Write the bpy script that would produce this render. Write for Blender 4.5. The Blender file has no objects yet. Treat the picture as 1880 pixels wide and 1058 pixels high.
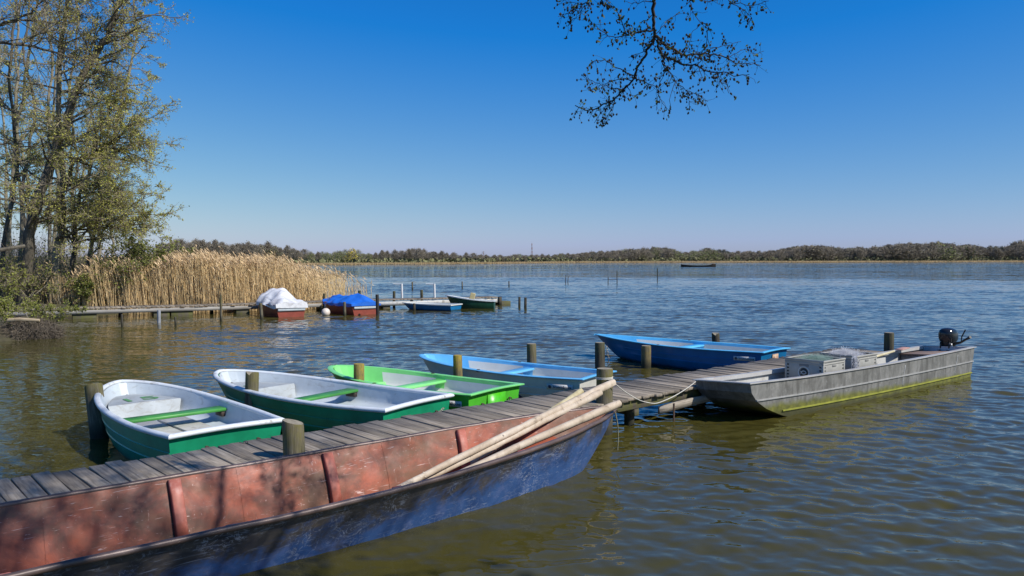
import bpy, math, random
import numpy as np
from mathutils import Vector, Matrix

C = bpy.context.scene.collection
R = math.radians
RNG = np.random.default_rng(7)
random.seed(7)
CAM_H, FPX, CX, HY = 2.1, 1462.0, 940.0, 476.0
SUN = np.array([0.645, -0.330, 0.690]); SUN /= np.linalg.norm(SUN)

def at(px, D, z=0.0):            # a place on the lake: metres right of and ahead of the shore spot
    return np.array([(px - CX) / FPX * D, D, z])
def zat(py, D):                  # height of what is seen at row py, D metres off
    return CAM_H - (py - HY) * D / FPX

# ------------------------------------------------------------------ mesh helpers
class MB:
    def __init__(self):
        self.v = []; self.f = []; self.m = []; self.n = 0
    def add(self, verts, faces, mat=0):
        verts = np.asarray(verts, float).reshape(-1, 3)
        b = self.n
        self.v.append(verts); self.n += len(verts)
        for q in faces:
            self.f.append([b + i for i in q]); self.m.append(mat)
    def bulk(self, verts, faces, mat=0):     # faces: int array (n,k)
        b = self.n
        self.v.append(np.asarray(verts, float)); self.n += len(verts)
        self.f.append(np.asarray(faces, int) + b); self.m.append(mat)
    def box(self, c, s, M=None, mat=0, bev=0.0):
        sx, sy, sz = [k / 2 for k in s]
        if bev > 0:
            b = min(bev, sx * .9, sy * .9, sz * .9)
            P = [(-sx + b, -sy), (sx - b, -sy), (sx, -sy + b), (sx, sy - b), (sx - b, sy), (-sx + b, sy), (-sx, sy - b), (-sx, -sy + b)]
            Q = [(-sx + b, -sy + b), (sx - b, -sy + b), (sx - b, -sy + b), (sx - b, sy - b), (sx - b, sy - b), (-sx + b, sy - b), (-sx + b, sy - b), (-sx + b, -sy + b)]
            v = [(x, y, -sz) for x, y in Q] + [(x, y, -sz + b) for x, y in P] + [(x, y, sz - b) for x, y in P] + [(x, y, sz) for x, y in Q]
            f = []
            for r in range(3):
                for i in range(8):
                    j = (i + 1) % 8
                    f.append((r * 8 + i, r * 8 + j, r * 8 + 8 + j, r * 8 + 8 + i))
            f.append((24, 26, 28, 30)); f.append((6, 4, 2, 0))
            # collapse the doubled corners
            v = np.array(v)
        else:
            v = np.array([(x, y, z) for z in (-sz, sz) for x, y in ((-sx, -sy), (sx, -sy), (sx, sy), (-sx, sy))])
            f = [(3, 2, 1, 0), (4, 5, 6, 7), (0, 1, 5, 4), (1, 2, 6, 5), (2, 3, 7, 6), (3, 0, 4, 7)]
        if M is not None: v = v @ np.array(M).T
        self.add(v + np.array(c), f, mat)
    def tube(self, pts, rad, n=8, cap=True, mat=0, jit=0.0, rng=RNG):
        pts = np.asarray(pts, float); k = len(pts)
        rad = np.broadcast_to(np.asarray(rad, float), (k,))
        tan = np.gradient(pts, axis=0); tan /= np.linalg.norm(tan, axis=1)[:, None] + 1e-9
        ref = np.array([0, 0, 1.0]) if abs(tan[0][2]) < .9 else np.array([1.0, 0, 0])
        v = []
        a = np.linspace(0, 2 * np.pi, n, endpoint=False)
        jt = 1 + jit * rng.normal(size=n)
        for i in range(k):
            u = np.cross(tan[i], ref); u /= np.linalg.norm(u) + 1e-9
            w = np.cross(tan[i], u); ref = np.cross(u, tan[i])
            rr = rad[i] * jt * (1 + .3 * jit * rng.normal(size=n))
            v.append(pts[i] + (np.cos(a) * rr)[:, None] * u + (np.sin(a) * rr)[:, None] * w)
        v = np.concatenate(v)
        f = [(i * n + j, (i + 1) * n + j, (i + 1) * n + (j + 1) % n, i * n + (j + 1) % n) for i in range(k - 1) for j in range(n)]
        if cap:
            f.append(tuple(range(n))); f.append(tuple((k - 1) * n + j for j in range(n - 1, -1, -1)))
        self.add(v, f, mat)
    def loft(self, rings, mat=0, closed=False, cap0=False, cap1=False):
        k = len(rings); n = len(rings[0])
        v = np.concatenate([np.asarray(r, float) for r in rings])
        b = self.n; self.v.append(v); self.n += len(v)
        for i in range(k - 1):
            for j in range(n if closed else n - 1):
                j2 = (j + 1) % n
                self.f.append([b + i * n + j, b + (i + 1) * n + j, b + (i + 1) * n + j2, b + i * n + j2])
                self.m.append(mat(i, j) if callable(mat) else mat)
        mm = mat if not callable(mat) else 0
        if cap0: self.f.append([b + j for j in range(n)]); self.m.append(mm)
        if cap1: self.f.append([b + (k - 1) * n + j for j in range(n - 1, -1, -1)]); self.m.append(mm)
    def sweep(self, path, prof, closed=False, mat=0):
        path = np.asarray(path, float); k = len(path)
        rings = []
        for i in range(k):
            if closed or 0 < i < k - 1:
                a = path[i] - path[(i - 1) % k]; c = path[(i + 1) % k] - path[i]
            elif i == 0: a = c = path[1] - path[0]
            else: a = c = path[-1] - path[-2]
            a = a / (np.linalg.norm(a) + 1e-9); c = c / (np.linalg.norm(c) + 1e-9)
            t = a + c; t[2] = 0; t /= np.linalg.norm(t) + 1e-9
            side = np.array([t[1], -t[0], 0])
            ca = max(.55, abs(float(np.dot(t, a / (np.linalg.norm(a[:2]) + 1e-9)))))
            rings.append([path[i] + side * (p[0] / ca) + np.array([0, 0, p[1]]) for p in prof])
        if closed: rings.append(rings[0])
        self.loft(rings, mat, closed=True, cap0=not closed, cap1=not closed)
    def lathe(self, prof, n=16, c=(0, 0, 0), mat=0, jit=0):
        a = np.linspace(0, 2 * np.pi, n, endpoint=False)
        rings = [[(r * math.cos(x) + c[0], r * math.sin(x) + c[1], z + c[2]) for x in a] for r, z in prof]
        self.loft(rings, mat, closed=True, cap0=True, cap1=True)
    def build(self, name, mats, parent=None, smooth=None, loc=None):
        me = bpy.data.meshes.new(name)
        v = np.concatenate(self.v).astype(np.float32)
        loops = []; starts = []; mi = []; s = 0
        for fc, m in zip(self.f, self.m):
            if isinstance(fc, np.ndarray):
                k = fc.shape[1]; loops.append(fc.ravel())
                starts.append(s + np.arange(len(fc)) * k); s += fc.size
                mi.append(np.full(len(fc), m, np.int32))
            else:
                loops.append(np.array(fc)); starts.append(np.array([s])); s += len(fc); mi.append(np.array([m], np.int32))
        loops = np.concatenate(loops).astype(np.int32); starts = np.concatenate(starts).astype(np.int32); mi = np.concatenate(mi)
        me.vertices.add(len(v)); me.vertices.foreach_set('co', v.ravel())
        me.loops.add(len(loops)); me.loops.foreach_set('vertex_index', loops)
        me.polygons.add(len(starts)); me.polygons.foreach_set('loop_start', starts)
        me.polygons.foreach_set('material_index', mi)
        me.update(calc_edges=True); me.validate()
        for m in (mats if isinstance(mats, (list, tuple)) else [mats]): me.materials.append(m)
        if smooth is not None:
            me.shade_smooth()
            if smooth < 180: me.set_sharp_from_angle(angle=R(smooth))
        o = bpy.data.objects.new(name, me); C.objects.link(o)
        if parent is not None: o.parent = parent
        if loc is not None: o.location = loc
        return o

def sticks(mb, p0, p1, r0, r1, n=3, mat=0):           # many tapered straight pieces at once
    p0 = np.asarray(p0); p1 = np.asarray(p1)
    d = p1 - p0; d /= np.linalg.norm(d, axis=1)[:, None] + 1e-9
    ref = np.where(np.abs(d[:, 2:3]) < .9, np.array([[0, 0, 1.0]]), np.array([[1.0, 0, 0]]))
    u = np.cross(d, ref); u /= np.linalg.norm(u, axis=1)[:, None]; w = np.cross(d, u)
    a = np.linspace(0, 2 * np.pi, n, endpoint=False)
    off = u[:, None, :] * np.cos(a)[None, :, None] + w[:, None, :] * np.sin(a)[None, :, None]
    r0 = np.broadcast_to(r0, (len(p0),)); r1 = np.broadcast_to(r1, (len(p0),))
    A = p0[:, None, :] + off * r0[:, None, None]; B = p1[:, None, :] + off * r1[:, None, None]
    v = np.concatenate([A, B], axis=1).reshape(-1, 3)
    base = (np.arange(len(p0)) * 2 * n)[:, None]
    f = np.concatenate([base + np.array([[j, n + j, n + (j + 1) % n, (j + 1) % n]]) for j in range(n)], axis=0)
    mb.bulk(v, f, mat)

def leaves(mb, c, size, rng, flat=.5, mat=0, asp=.55, d=None):   # many small leaf quads (diamond)
    n = len(c)
    if d is None: d = rng.normal(size=(n, 3))
    d = d / (np.linalg.norm(d, axis=1)[:, None] + 1e-9)
    s = rng.normal(size=(n, 3)); s[:, 2] *= flat
    s = s - d * np.sum(s * d, axis=1)[:, None]; s /= np.linalg.norm(s, axis=1)[:, None] + 1e-9
    sz = size * rng.uniform(.6, 1.3, n)
    a = c - d * (sz * .5)[:, None]; b = c + d * (sz * .5)[:, None]
    l = c + s * (sz * .5 * asp)[:, None]; r = c - s * (sz * .5 * asp)[:, None]
    v = np.stack([a, l, b, r], axis=1).reshape(-1, 3)
    mb.bulk(v, (np.arange(n) * 4)[:, None] + np.array([[0, 1, 2, 3]]), mat)

def branches(P, D, L, Rr, k, wob, bias, rng):
    n = len(P); nodes = np.zeros((n, k + 1, 3)); rad = np.zeros((n, k + 1))
    nodes[:, 0] = P; d = D / (np.linalg.norm(D, axis=1)[:, None] + 1e-9)
    for i in range(k):
        d = d + rng.normal(size=(n, 3)) * wob + np.asarray(bias) / k
        d /= np.linalg.norm(d, axis=1)[:, None]
        nodes[:, i + 1] = nodes[:, i] + d * (L / k)[:, None]
    for i in range(k + 1): rad[:, i] = Rr * (1 - .75 * i / k)
    return nodes, rad
def emit(mb, nodes, rad, n=3, mat=0):
    for i in range(nodes.shape[1] - 1):
        sticks(mb, nodes[:, i], nodes[:, i + 1], rad[:, i], rad[:, i + 1], n, mat)
def spawn(nodes, rad, m, tmin, ang, rng, flat=.5, tmax=1.0):
    n, k1, _ = nodes.shape; k = k1 - 1
    t = np.sort(rng.uniform(tmin, tmax, (n, m)), axis=1).ravel()
    pi = np.repeat(np.arange(n), m)
    x = np.clip(t * k, 0, k - 1e-4); i = x.astype(int); fr = (x - i)[:, None]
    P = nodes[pi, i] * (1 - fr) + nodes[pi, i + 1] * fr
    T = nodes[pi, i + 1] - nodes[pi, i]; T /= np.linalg.norm(T, axis=1)[:, None] + 1e-9
    S = rng.normal(size=(len(pi), 3)); S[:, 2] *= flat
    S -= T * np.sum(S * T, axis=1)[:, None]; S /= np.linalg.norm(S, axis=1)[:, None] + 1e-9
    a = ang * rng.uniform(.7, 1.25, len(pi))[:, None]
    return P, T * np.cos(a) + S * np.sin(a), t, rad[pi, i] * (1 - fr[:, 0]) + rad[pi, i + 1] * fr[:, 0], pi

# ------------------------------------------------------------------ tagging
def tag(o, label=None, cat=None, group=None, kind=None):
    if label: o['label'] = label
    if cat: o['category'] = cat
    if group: o['group'] = group
    if kind: o['kind'] = kind
    return o
def empty(name, loc=(0, 0, 0), rot=(0, 0, 0), label=None, cat=None, group=None):
    o = bpy.data.objects.new(name, None); C.objects.link(o)
    o.location = loc; o.rotation_euler = rot; o.empty_display_size = .2
    return tag(o, label, cat, group)
def copy_tree(o, parent=None):
    c = o.copy(); C.objects.link(c)
    if parent is not None: c.parent = parent
    for ch in list(o.children): copy_tree(ch, c)
    return c

# ------------------------------------------------------------------ materials
class NT:
    def __init__(self, name):
        self.m = bpy.data.materials.new(name); self.m.use_nodes = True
        self.t = self.m.node_tree; self.p = self.t.nodes['Principled BSDF']
        self.co = self.t.nodes.new('ShaderNodeTexCoord').outputs['Object']
    def n(self, kind, **kw):
        x = self.t.nodes.new(kind)
        for k, v in kw.items(): setattr(x, k, v)
        return x
    def l(self, a, b): self.t.links.new(a, b)
    def noise(self, scale=5, stretch=(1, 1, 1), detail=6, rough=.6, dist=0, off=(0, 0, 0)):
        mp = self.n('ShaderNodeMapping'); mp.inputs['Scale'].default_value = stretch; mp.inputs['Location'].default_value = off
        self.l(self.co, mp.inputs['Vector'])
        x = self.n('ShaderNodeTexNoise'); x.inputs['Scale'].default_value = scale
        x.inputs['Detail'].default_value = detail; x.inputs['Roughness'].default_value = rough; x.inputs['Distortion'].default_value = dist
        self.l(mp.outputs[0], x.inputs['Vector'])
        return x.outputs['Fac']
    def ramp(self, fac, stops):
        r = self.n('ShaderNodeValToRGB'); e = r.color_ramp.elements
        while len(e) < len(stops): e.new(.5)
        for el, (p, c) in zip(e, stops):
            el.position = p; el.color = (c, c, c, 1) if isinstance(c, (int, float)) else (*c, 1)
        self.l(fac, r.inputs[0]); return r.outputs[0]
    def mix(self, fac, a, b, mode='MIX'):
        x = self.n('ShaderNodeMix', data_type='RGBA', blend_type=mode)
        for s, val in ((x.inputs['Factor'], fac), (x.inputs[6], a), (x.inputs[7], b)):
            if isinstance(val, bpy.types.NodeSocket): self.l(val, s)
            elif isinstance(val, (int, float)): s.default_value = val if s.type == 'VALUE' else (val, val, val, 1)
            else: s.default_value = (*val, 1)
        return x.outputs[2]
    def math(self, op, a, b=0.0, clamp=False):
        x = self.n('ShaderNodeMath', operation=op, use_clamp=clamp)
        for s, val in ((x.inputs[0], a), (x.inputs[1], b)):
            if isinstance(val, bpy.types.NodeSocket): self.l(val, s)
            else: s.default_value = val
        return x.outputs[0]
    def xyz(self, i):
        s = self.n('ShaderNodeSeparateXYZ'); self.l(self.co, s.inputs[0]); return s.outputs[i]
    def rng(self, v, a, b, lo=0.0, hi=1.0):
        x = self.n('ShaderNodeMapRange'); self.l(v, x.inputs[0])
        for i, k in enumerate((a, b, lo, hi)): x.inputs[i + 1].default_value = k
        return x.outputs[0]
    def island(self, amt, col):
        g = self.n('ShaderNodeNewGeometry')
        f = self.rng(g.outputs['Random Per Island'], 0, 1, 1 - amt, 1 + amt)
        h = self.n('ShaderNodeHueSaturation'); self.l(f, h.inputs['Value']); self.l(col, h.inputs['Color'])
        return h.outputs[0]
    def out(self, col, rough=.6, bump=None, bstr=.2, bdist=.01, metal=0.0, spec=.5):
        if isinstance(col, bpy.types.NodeSocket): self.l(col, self.p.inputs['Base Color'])
        else: self.p.inputs['Base Color'].default_value = (*col, 1)
        if isinstance(rough, bpy.types.NodeSocket): self.l(rough, self.p.inputs['Roughness'])
        else: self.p.inputs['Roughness'].default_value = rough
        self.p.inputs['Metallic'].default_value = metal; self.p.inputs['Specular IOR Level'].default_value = spec
        if bump is not None:
            b = self.n('ShaderNodeBump'); b.inputs['Strength'].default_value = bstr; b.inputs['Distance'].default_value = bdist
            self.l(bump, b.inputs['Height']); self.l(b.outputs[0], self.p.inputs['Normal'])
        return self.m

def simple(name, stops, scale=6, stretch=(1, 1, 1), rough=.6, bstr=.2, bscale=30, isl=0, metal=0.0, spec=.5, bdist=.005, dirt=None):
    t = NT(name)
    c = t.ramp(t.noise(scale, stretch), stops)
    if dirt:
        c = t.mix(t.ramp(t.noise(dirt[1], (1, 1, 1), 10, .7, .6, (3, 1, 2)), [(dirt[2], 0.0), (dirt[2] + .14, dirt[3])]), c, dirt[0])
    if isl: c = t.island(isl, c)
    return t.out(c, rough, t.noise(bscale, stretch, 4), bstr, bdist, metal, spec)

def wood(name, dark, mid, light, axis=0, scale=3, isl=.25, rough=.8, moss=None, mz=None, wet=False, marks=False):
    st = [18, 18, 18]; st[axis] = 1.0
    t = NT(name)
    g = t.noise(scale, st, 8, .65, .3)
    c = t.ramp(g, [(.3, dark), (.5, mid), (.72, light)])
    c = t.mix(t.ramp(t.noise(2.2, (1, 1, 1), 6), [(.45, 0.0), (.7, .5)]), c, dark)
    if moss:
        mk = t.ramp(t.noise(7, (1, 1, .5), 8, .7), [(.42, 0.0), (.6, 1.0)])
        if mz: mk = t.math('MULTIPLY', mk, t.rng(t.xyz(2), mz[0], mz[1], 0.0, mz[2] if len(mz) > 2 else 1.0))
        c = t.mix(mk, c, moss)
    if isl: c = t.island(isl, c)
    if wet:                                    # wet and slimy just above the water
        z = t.math('ADD', t.xyz(2), t.math('MULTIPLY', t.math('SUBTRACT', t.noise(9), .5), .16))
        c = t.mix(t.rng(z, .06, .20, .85, 0.0), c, (.022, .022, .012))
    if marks:
        c = t.mix(t.ramp(t.noise(17, (1, 1, 1), 2, .5, .4, (5, 5, 5)), [(.735, 0.0), (.755, .7)]), c, (.42, .41, .38))
    return t.out(c, rough, g, .6, .008, 0, .3)

def paint(name, col, rough=.35, var=.25, dirt=(.12, .10, .07), dscale=5, dlo=.58, damt=.6, scratch=None, waterline=None):
    t = NT(name)
    a = tuple(max(0, k * (1 - var)) for k in col); b = tuple(min(1, k * (1 + var * .6)) for k in col)
    c = t.ramp(t.noise(3.5, (1, 1, 1), 8), [(.3, a), (.7, b)])
    c = t.mix(t.ramp(t.noise(dscale, (1, 1, 2.2), 10, .72, .8, (4, 2, 7)), [(dlo, 0.0), (dlo + .16, damt)]), c, dirt)
    if scratch:
        s = t.ramp(t.noise(26, (.25, 1, 1.6), 3, .5, 1.2, (1, 9, 3)), [(.66, 0.0), (.72, .7)])
        c = t.mix(s, c, scratch)
    if waterline:
        z = t.math('ADD', t.xyz(2), t.math('MULTIPLY', t.math('SUBTRACT', t.noise(6, (1, 1, 1), 5), .5), .08))
        c = t.mix(t.rng(z, waterline[1], waterline[2], waterline[3], 0.0), c, waterline[0])
    return t.out(c, rough, t.noise(40, (1, 1, 1), 4), .12, .003)
# ------------------------------------------------------------------ camera, sky, sun
cam = bpy.data.cameras.new('camera'); co = bpy.data.objects.new('camera', cam); C.objects.link(co)
cam.sensor_width = 36; cam.lens = 36 * FPX / 1880; cam.clip_end = 6000; cam.clip_start = .05
co.location = (0, 0, CAM_H); co.rotation_euler = (R(90) - math.atan((529 - HY) / FPX), 0, 0)
bpy.context.scene.camera = co

el = math.asin(SUN[2]); az = math.atan2(SUN[0], SUN[1])
w = bpy.data.worlds.new('World'); bpy.context.scene.world = w; w.use_nodes = True
nt = w.node_tree; bg = nt.nodes['Background']
sky = nt.nodes.new('ShaderNodeTexSky'); sky.sky_type = 'NISHITA'; sky.sun_disc = False
sky.sun_elevation = el; sky.sun_rotation = az; sky.altitude = 0
sky.air_density = 1.0; sky.dust_density = 0.35; sky.ozone_density = 4.5
sep = nt.nodes.new('ShaderNodeSeparateColor'); cmb = nt.nodes.new('ShaderNodeCombineColor'); nt.links.new(sky.outputs[0], sep.inputs[0])
BGS = 0.085
for ch, (k, b, k2, op) in enumerate(((1.2, -.140, .10, 'MAXIMUM'), (1.05, -.030, .85, 'MAXIMUM'), (.30, .53, 1.67, 'MINIMUM'))):       # the camera's deep, polarised blue
    m1 = nt.nodes.new('ShaderNodeMath'); m1.operation = 'MULTIPLY_ADD'; m1.inputs[1].default_value = k; m1.inputs[2].default_value = b / BGS
    nt.links.new(sep.outputs[ch], m1.inputs[0])
    m3 = nt.nodes.new('ShaderNodeMath'); m3.operation = 'MULTIPLY'; m3.inputs[1].default_value = k2; nt.links.new(sep.outputs[ch], m3.inputs[0])
    m2 = nt.nodes.new('ShaderNodeMath'); m2.operation = op; nt.links.new(m1.outputs[0], m2.inputs[0]); nt.links.new(m3.outputs[0], m2.inputs[1])
    nt.links.new(m2.outputs[0], cmb.inputs[ch])
nt.links.new(cmb.outputs[0], bg.inputs['Color'])
bg.inputs['Strength'].default_value = 0.085
sl = bpy.data.lights.new('sun', 'SUN'); sl.energy = 5.0; sl.angle = R(.53); sl.color = (1, .955, .88)
so = bpy.data.objects.new('sun', sl); C.objects.link(so)
so.rotation_euler = Vector(SUN).to_track_quat('Z', 'Y').to_euler(); so.location = (20, -10, 30)
vs = bpy.context.scene.view_settings
vs.view_transform = 'Standard'; vs.look = 'None'; vs.exposure = 0; vs.gamma = 1
try: bpy.context.scene.cycles.use_denoising = True
except Exception: pass

# ------------------------------------------------------------------ water
def build_water():
    rng = np.random.default_rng(3)
    r = [1.2]
    while r[-1] < 4000:
        q = r[-1]
        s = .02 + .0016 * q if q < 12 else (.04 + .0012 * (q - 12) if q < 30 else (.062 + .0016 * (q - 30) if q < 90 else .16 + (q - 90) * .12))
        if q < 3.5: s = .12
        r.append(q + s)
    r = np.array(r)
    th = [0.0]
    while th[-1] < R(165):
        a = th[-1]; th.append(a + (.0042 if a < R(37) else .0042 + (a - R(37)) * .12))
    th = np.array(th); th = np.concatenate([-th[:0:-1], th])
    RR, TT = np.meshgrid(r, th, indexing='ij')
    X = RR * np.sin(TT); Y = RR * np.cos(TT)
    dr = np.gradient(r)[:, None]; dl = RR * np.gradient(th)[None, :]
    Z = np.zeros_like(X); lost = np.zeros_like(X); tot = 0
    n = 150
    lam = np.exp(rng.uniform(np.log(.075), np.log(2.0), n))
    sl = np.exp(-((np.log(lam) - np.log(.27)) / .85) ** 2) + .10
    for i in range(n):
        spread = .75 if lam[i] < .5 else .5
        a = math.atan2(-.93, -.30) + rng.normal() * spread
        kx, ky = math.cos(a), math.sin(a); k = 2 * math.pi / lam[i]
        sp = np.maximum(dr * abs(ky), dl * abs(kx)) + .003
        wt = np.clip((lam[i] / sp - 2.2) / 3, 0, 1)
        ph = rng.uniform(0, 6.28)
        f = k * (kx * X + ky * Y) + ph + .9 * np.sin(X * .43 / max(lam[i], .4) + i) + .7 * np.sin(Y * .37 / max(lam[i], .4) + 2.1 * i)
        s = sl[i] * .0185
        Z += wt * (s / k) * (np.sin(f) + .30 * np.cos(2 * f) - .10 * np.sin(3 * f))
        lost += (1 - wt ** 2) * s * s / 2; tot += s * s / 2
    q = X / np.maximum(Y, .5)
    sm = lambda a, b, x: (lambda t: t * t * (3 - 2 * t))(np.clip((x - a) / (b - a), 0, 1))
    calm = .30 + .70 * sm(-.52, -.2, q + .05 * np.sin(Y * .6) + .04 * np.sin(X * 1.3))
    calm = np.where(Y < 0, .6, calm)
    calm *= .62 + .38 * sm(5.0, 11.0, RR)
    gust = 1 + .25 * np.sin(X * .21 + .4 * np.sin(Y * .13)) * np.sin(Y * .17 + 1.3) + .18 * np.sin(X * .9 + 2) * np.sin(Y * .7)
    Z *= calm * gust
    rip = (np.sqrt(lost / tot) * calm * gust)
    mb = MB(); nr, nt_ = X.shape
    v = np.stack([X, Y, Z], -1).reshape(-1, 3)
    i, j = np.meshgrid(np.arange(nr - 1), np.arange(nt_ - 1), indexing='ij')
    b = (i * nt_ + j).ravel()
    mb.bulk(v, np.stack([b, b + 1, b + nt_ + 1, b + nt_], 1))
    t = NT('lake_water')
    at_ = t.n('ShaderNodeAttribute', attribute_name='ripple')
    geo = t.n('ShaderNodeNewGeometry')
    def slope(scale, stretch, amp, detail, off, bias=0):
        mp = t.n('ShaderNodeMapping'); mp.inputs['Scale'].default_value = stretch; mp.inputs['Location'].default_value = off
        mp.inputs['Rotation'].default_value = (0, 0, R(17))
        t.l(t.co, mp.inputs['Vector'])
        x = t.n('ShaderNodeTexNoise'); x.inputs['Scale'].default_value = scale; x.inputs['Detail'].default_value = detail; x.inputs['Roughness'].default_value = .55
        t.l(mp.outputs[0], x.inputs['Vector'])
        s = t.n('ShaderNodeVectorMath', operation='SUBTRACT'); t.l(x.outputs['Color'], s.inputs[0]); s.inputs[1].default_value = (.5, .5, .5)
        m = t.n('ShaderNodeVectorMath', operation='MULTIPLY'); t.l(s.outputs[0], m.inputs[0]); m.inputs[1].default_value = (amp * .6, amp, 0)
        if not bias: return m.outputs[0]
        b = t.n('ShaderNodeVectorMath', operation='ADD'); t.l(m.outputs[0], b.inputs[0]); b.inputs[1].default_value = (0, -bias, 0)   # steep lee faces look shorewards
        return b.outputs[0]
    big = t.n('ShaderNodeVectorMath', operation='ADD'); t.l(slope(1.2, (.5, 1, 1), .52, 4, (0, 0, 0), 0), big.inputs[0]); t.l(slope(5.0, (.6, 1, 1), .62, 3, (5, 2, 0)), big.inputs[1])
    swell = t.n('ShaderNodeVectorMath', operation='ADD'); t.l(big.outputs[0], swell.inputs[0]); t.l(slope(.16, (.22, 1, 1), .34, 5, (8, 3, 0)), swell.inputs[1])
    sc = t.n('ShaderNodeVectorMath', operation='SCALE'); t.l(swell.outputs[0], sc.inputs[0]); t.l(at_.outputs['Fac'], sc.inputs['Scale'])
    ad = t.n('ShaderNodeVectorMath', operation='ADD'); t.l(sc.outputs[0], ad.inputs[0]); t.l(slope(13, (.6, 1, 1), .19, 4, (1, 1, 0)), ad.inputs[1])
    a2 = t.n('ShaderNodeVectorMath', operation='ADD'); t.l(ad.outputs[0], a2.inputs[0]); t.l(geo.outputs['Normal'], a2.inputs[1])
    nm = t.n('ShaderNodeVectorMath', operation='NORMALIZE'); t.l(a2.outputs[0], nm.inputs[0])
    t.l(nm.outputs[0], t.p.inputs['Normal'])
    c = t.ramp(t.noise(.35, (1, 1, 1), 4), [(.35, (.054, .048, .011)), (.65, (.066, .057, .013))])
    t.out(c, .035); t.p.inputs['IOR'].default_value = 1.333
    o = mb.build('water', t.m, smooth=180)
    at2 = o.data.attributes.new('ripple', 'FLOAT', 'POINT'); at2.data.foreach_set('value', rip.ravel().astype(np.float32))
    tag(o, 'rippled blue green lake water', kind='structure'); del o['label']
build_water()

# ------------------------------------------------------------------ land
m_soil = simple('bank_soil', [(.3, (.035, .028, .016)), (.6, (.075, .065, .03)), (.8, (.06, .075, .02))], 4, rough=.95, bscale=12, bstr=.6, bdist=.05)
def build_bank():
    rng = np.random.default_rng(5); mb = MB()
    def grid(xs, ys, h):
        X, Y = np.meshgrid(xs, ys, indexing='ij'); Z = h(X, Y)
        nx, ny = X.shape; i, j = np.meshgrid(np.arange(nx - 1), np.arange(ny - 1), indexing='ij'); b = (i * ny + j).ravel()
        mb.bulk(np.stack([X, Y, Z], -1).reshape(-1, 3), np.stack([b, b + ny, b + ny + 1, b + 1], 1))
    def left(X, Y):
        xs = np.interp(Y, [3, 12, 17, 19.5, 21, 23, 26, 29, 31, 34, 40, 55, 90], [-30, -22, -14.5, -13.4, -12.6, -14.2, -16.3, -17.4, -14.6, -15.0, -15.5, -17, -20])
        return np.clip((xs - X) * .3, -.6, .38) + .05 * np.sin(X * 3.1 + Y) * np.sin(Y * 2.3)
    grid(np.linspace(-110, -9, 160), np.linspace(3, 95, 170), left)
    def near(X, Y):
        d = 2.2 + 2.2 * np.clip((-X - 4.2) / 3, 0, 1)
        return np.clip((d - Y) * .5, -.6, .42) + .03 * np.sin(X * 2.7 + Y)
    grid(np.linspace(-40, 40, 120), np.linspace(-25, 6, 60), near)
    tag(mb.build('bank', m_soil, smooth=60), kind='structure')
build_bank()

SHORE = ([-700, 300, 600, 680, 850, 940, 1060, 1480, 1880, 2700], [230, 262, 285, 300, 335, 372, 440, 500, 590, 700])
def shore(px): return np.interp(px, *SHORE)
TOP = ([200, 320, 400, 500, 545, 600, 700, 800, 835, 885, 940, 1000, 1060, 1110, 1165, 1220, 1252, 1300, 1345, 1400, 1440, 1490, 1545, 1600, 1650, 1720, 1790, 1845, 1868, 2000, 2600],
       [446, 447, 450, 452, 461, 464, 463, 461, 466, 470, 470, 470, 466, 463, 460, 457, 465, 459, 465, 464, 459, 453, 458, 457, 451, 449, 455, 456, 447, 450, 452])
m_far = simple('far_land', [(.3, (.05, .05, .025)), (.7, (.09, .085, .045))], .05, rough=1)
m_ftan = simple('far_reed', [(.3, (.30, .22, .12)), (.7, (.42, .31, .17))], .2, rough=1)
def build_far():
    mb = MB(); px = np.linspace(-900, 2800, 200); D = shore(px)
    rings = []
    for dd, z in ((-2, -.2), (3, .25), (25, .6), (90, 1.5), (260, 3.5), (420, -3)):
        DD = D + dd; rings.append(np.stack([(px - CX) / FPX * DD, DD, np.full_like(px, z)], 1))
    mb.loft(rings)
    tag(mb.build('far_shore', m_far, smooth=180), kind='structure')
    rng = np.random.default_rng(11); mb = MB()       # reed fringe along the far shore: a mass of blades
    n = 30000; p = rng.uniform(300, 2200, n); d = shore(p) + rng.uniform(-2, 7, n)
    p0 = np.stack([(p - CX) / FPX * d, d, np.zeros(n)], 1); h = rng.uniform(.5, 1.1, n) * (d / 420) ** .6
    p1 = p0 + np.stack([rng.normal(0, .12, n), rng.normal(0, .12, n), h], 1)
    sticks(mb, p0, p1, rng.uniform(.05, .13, n), .03, 3)
    tag(mb.build('far_reed_fringe', m_ftan), kind='stuff')
build_far()

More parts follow.
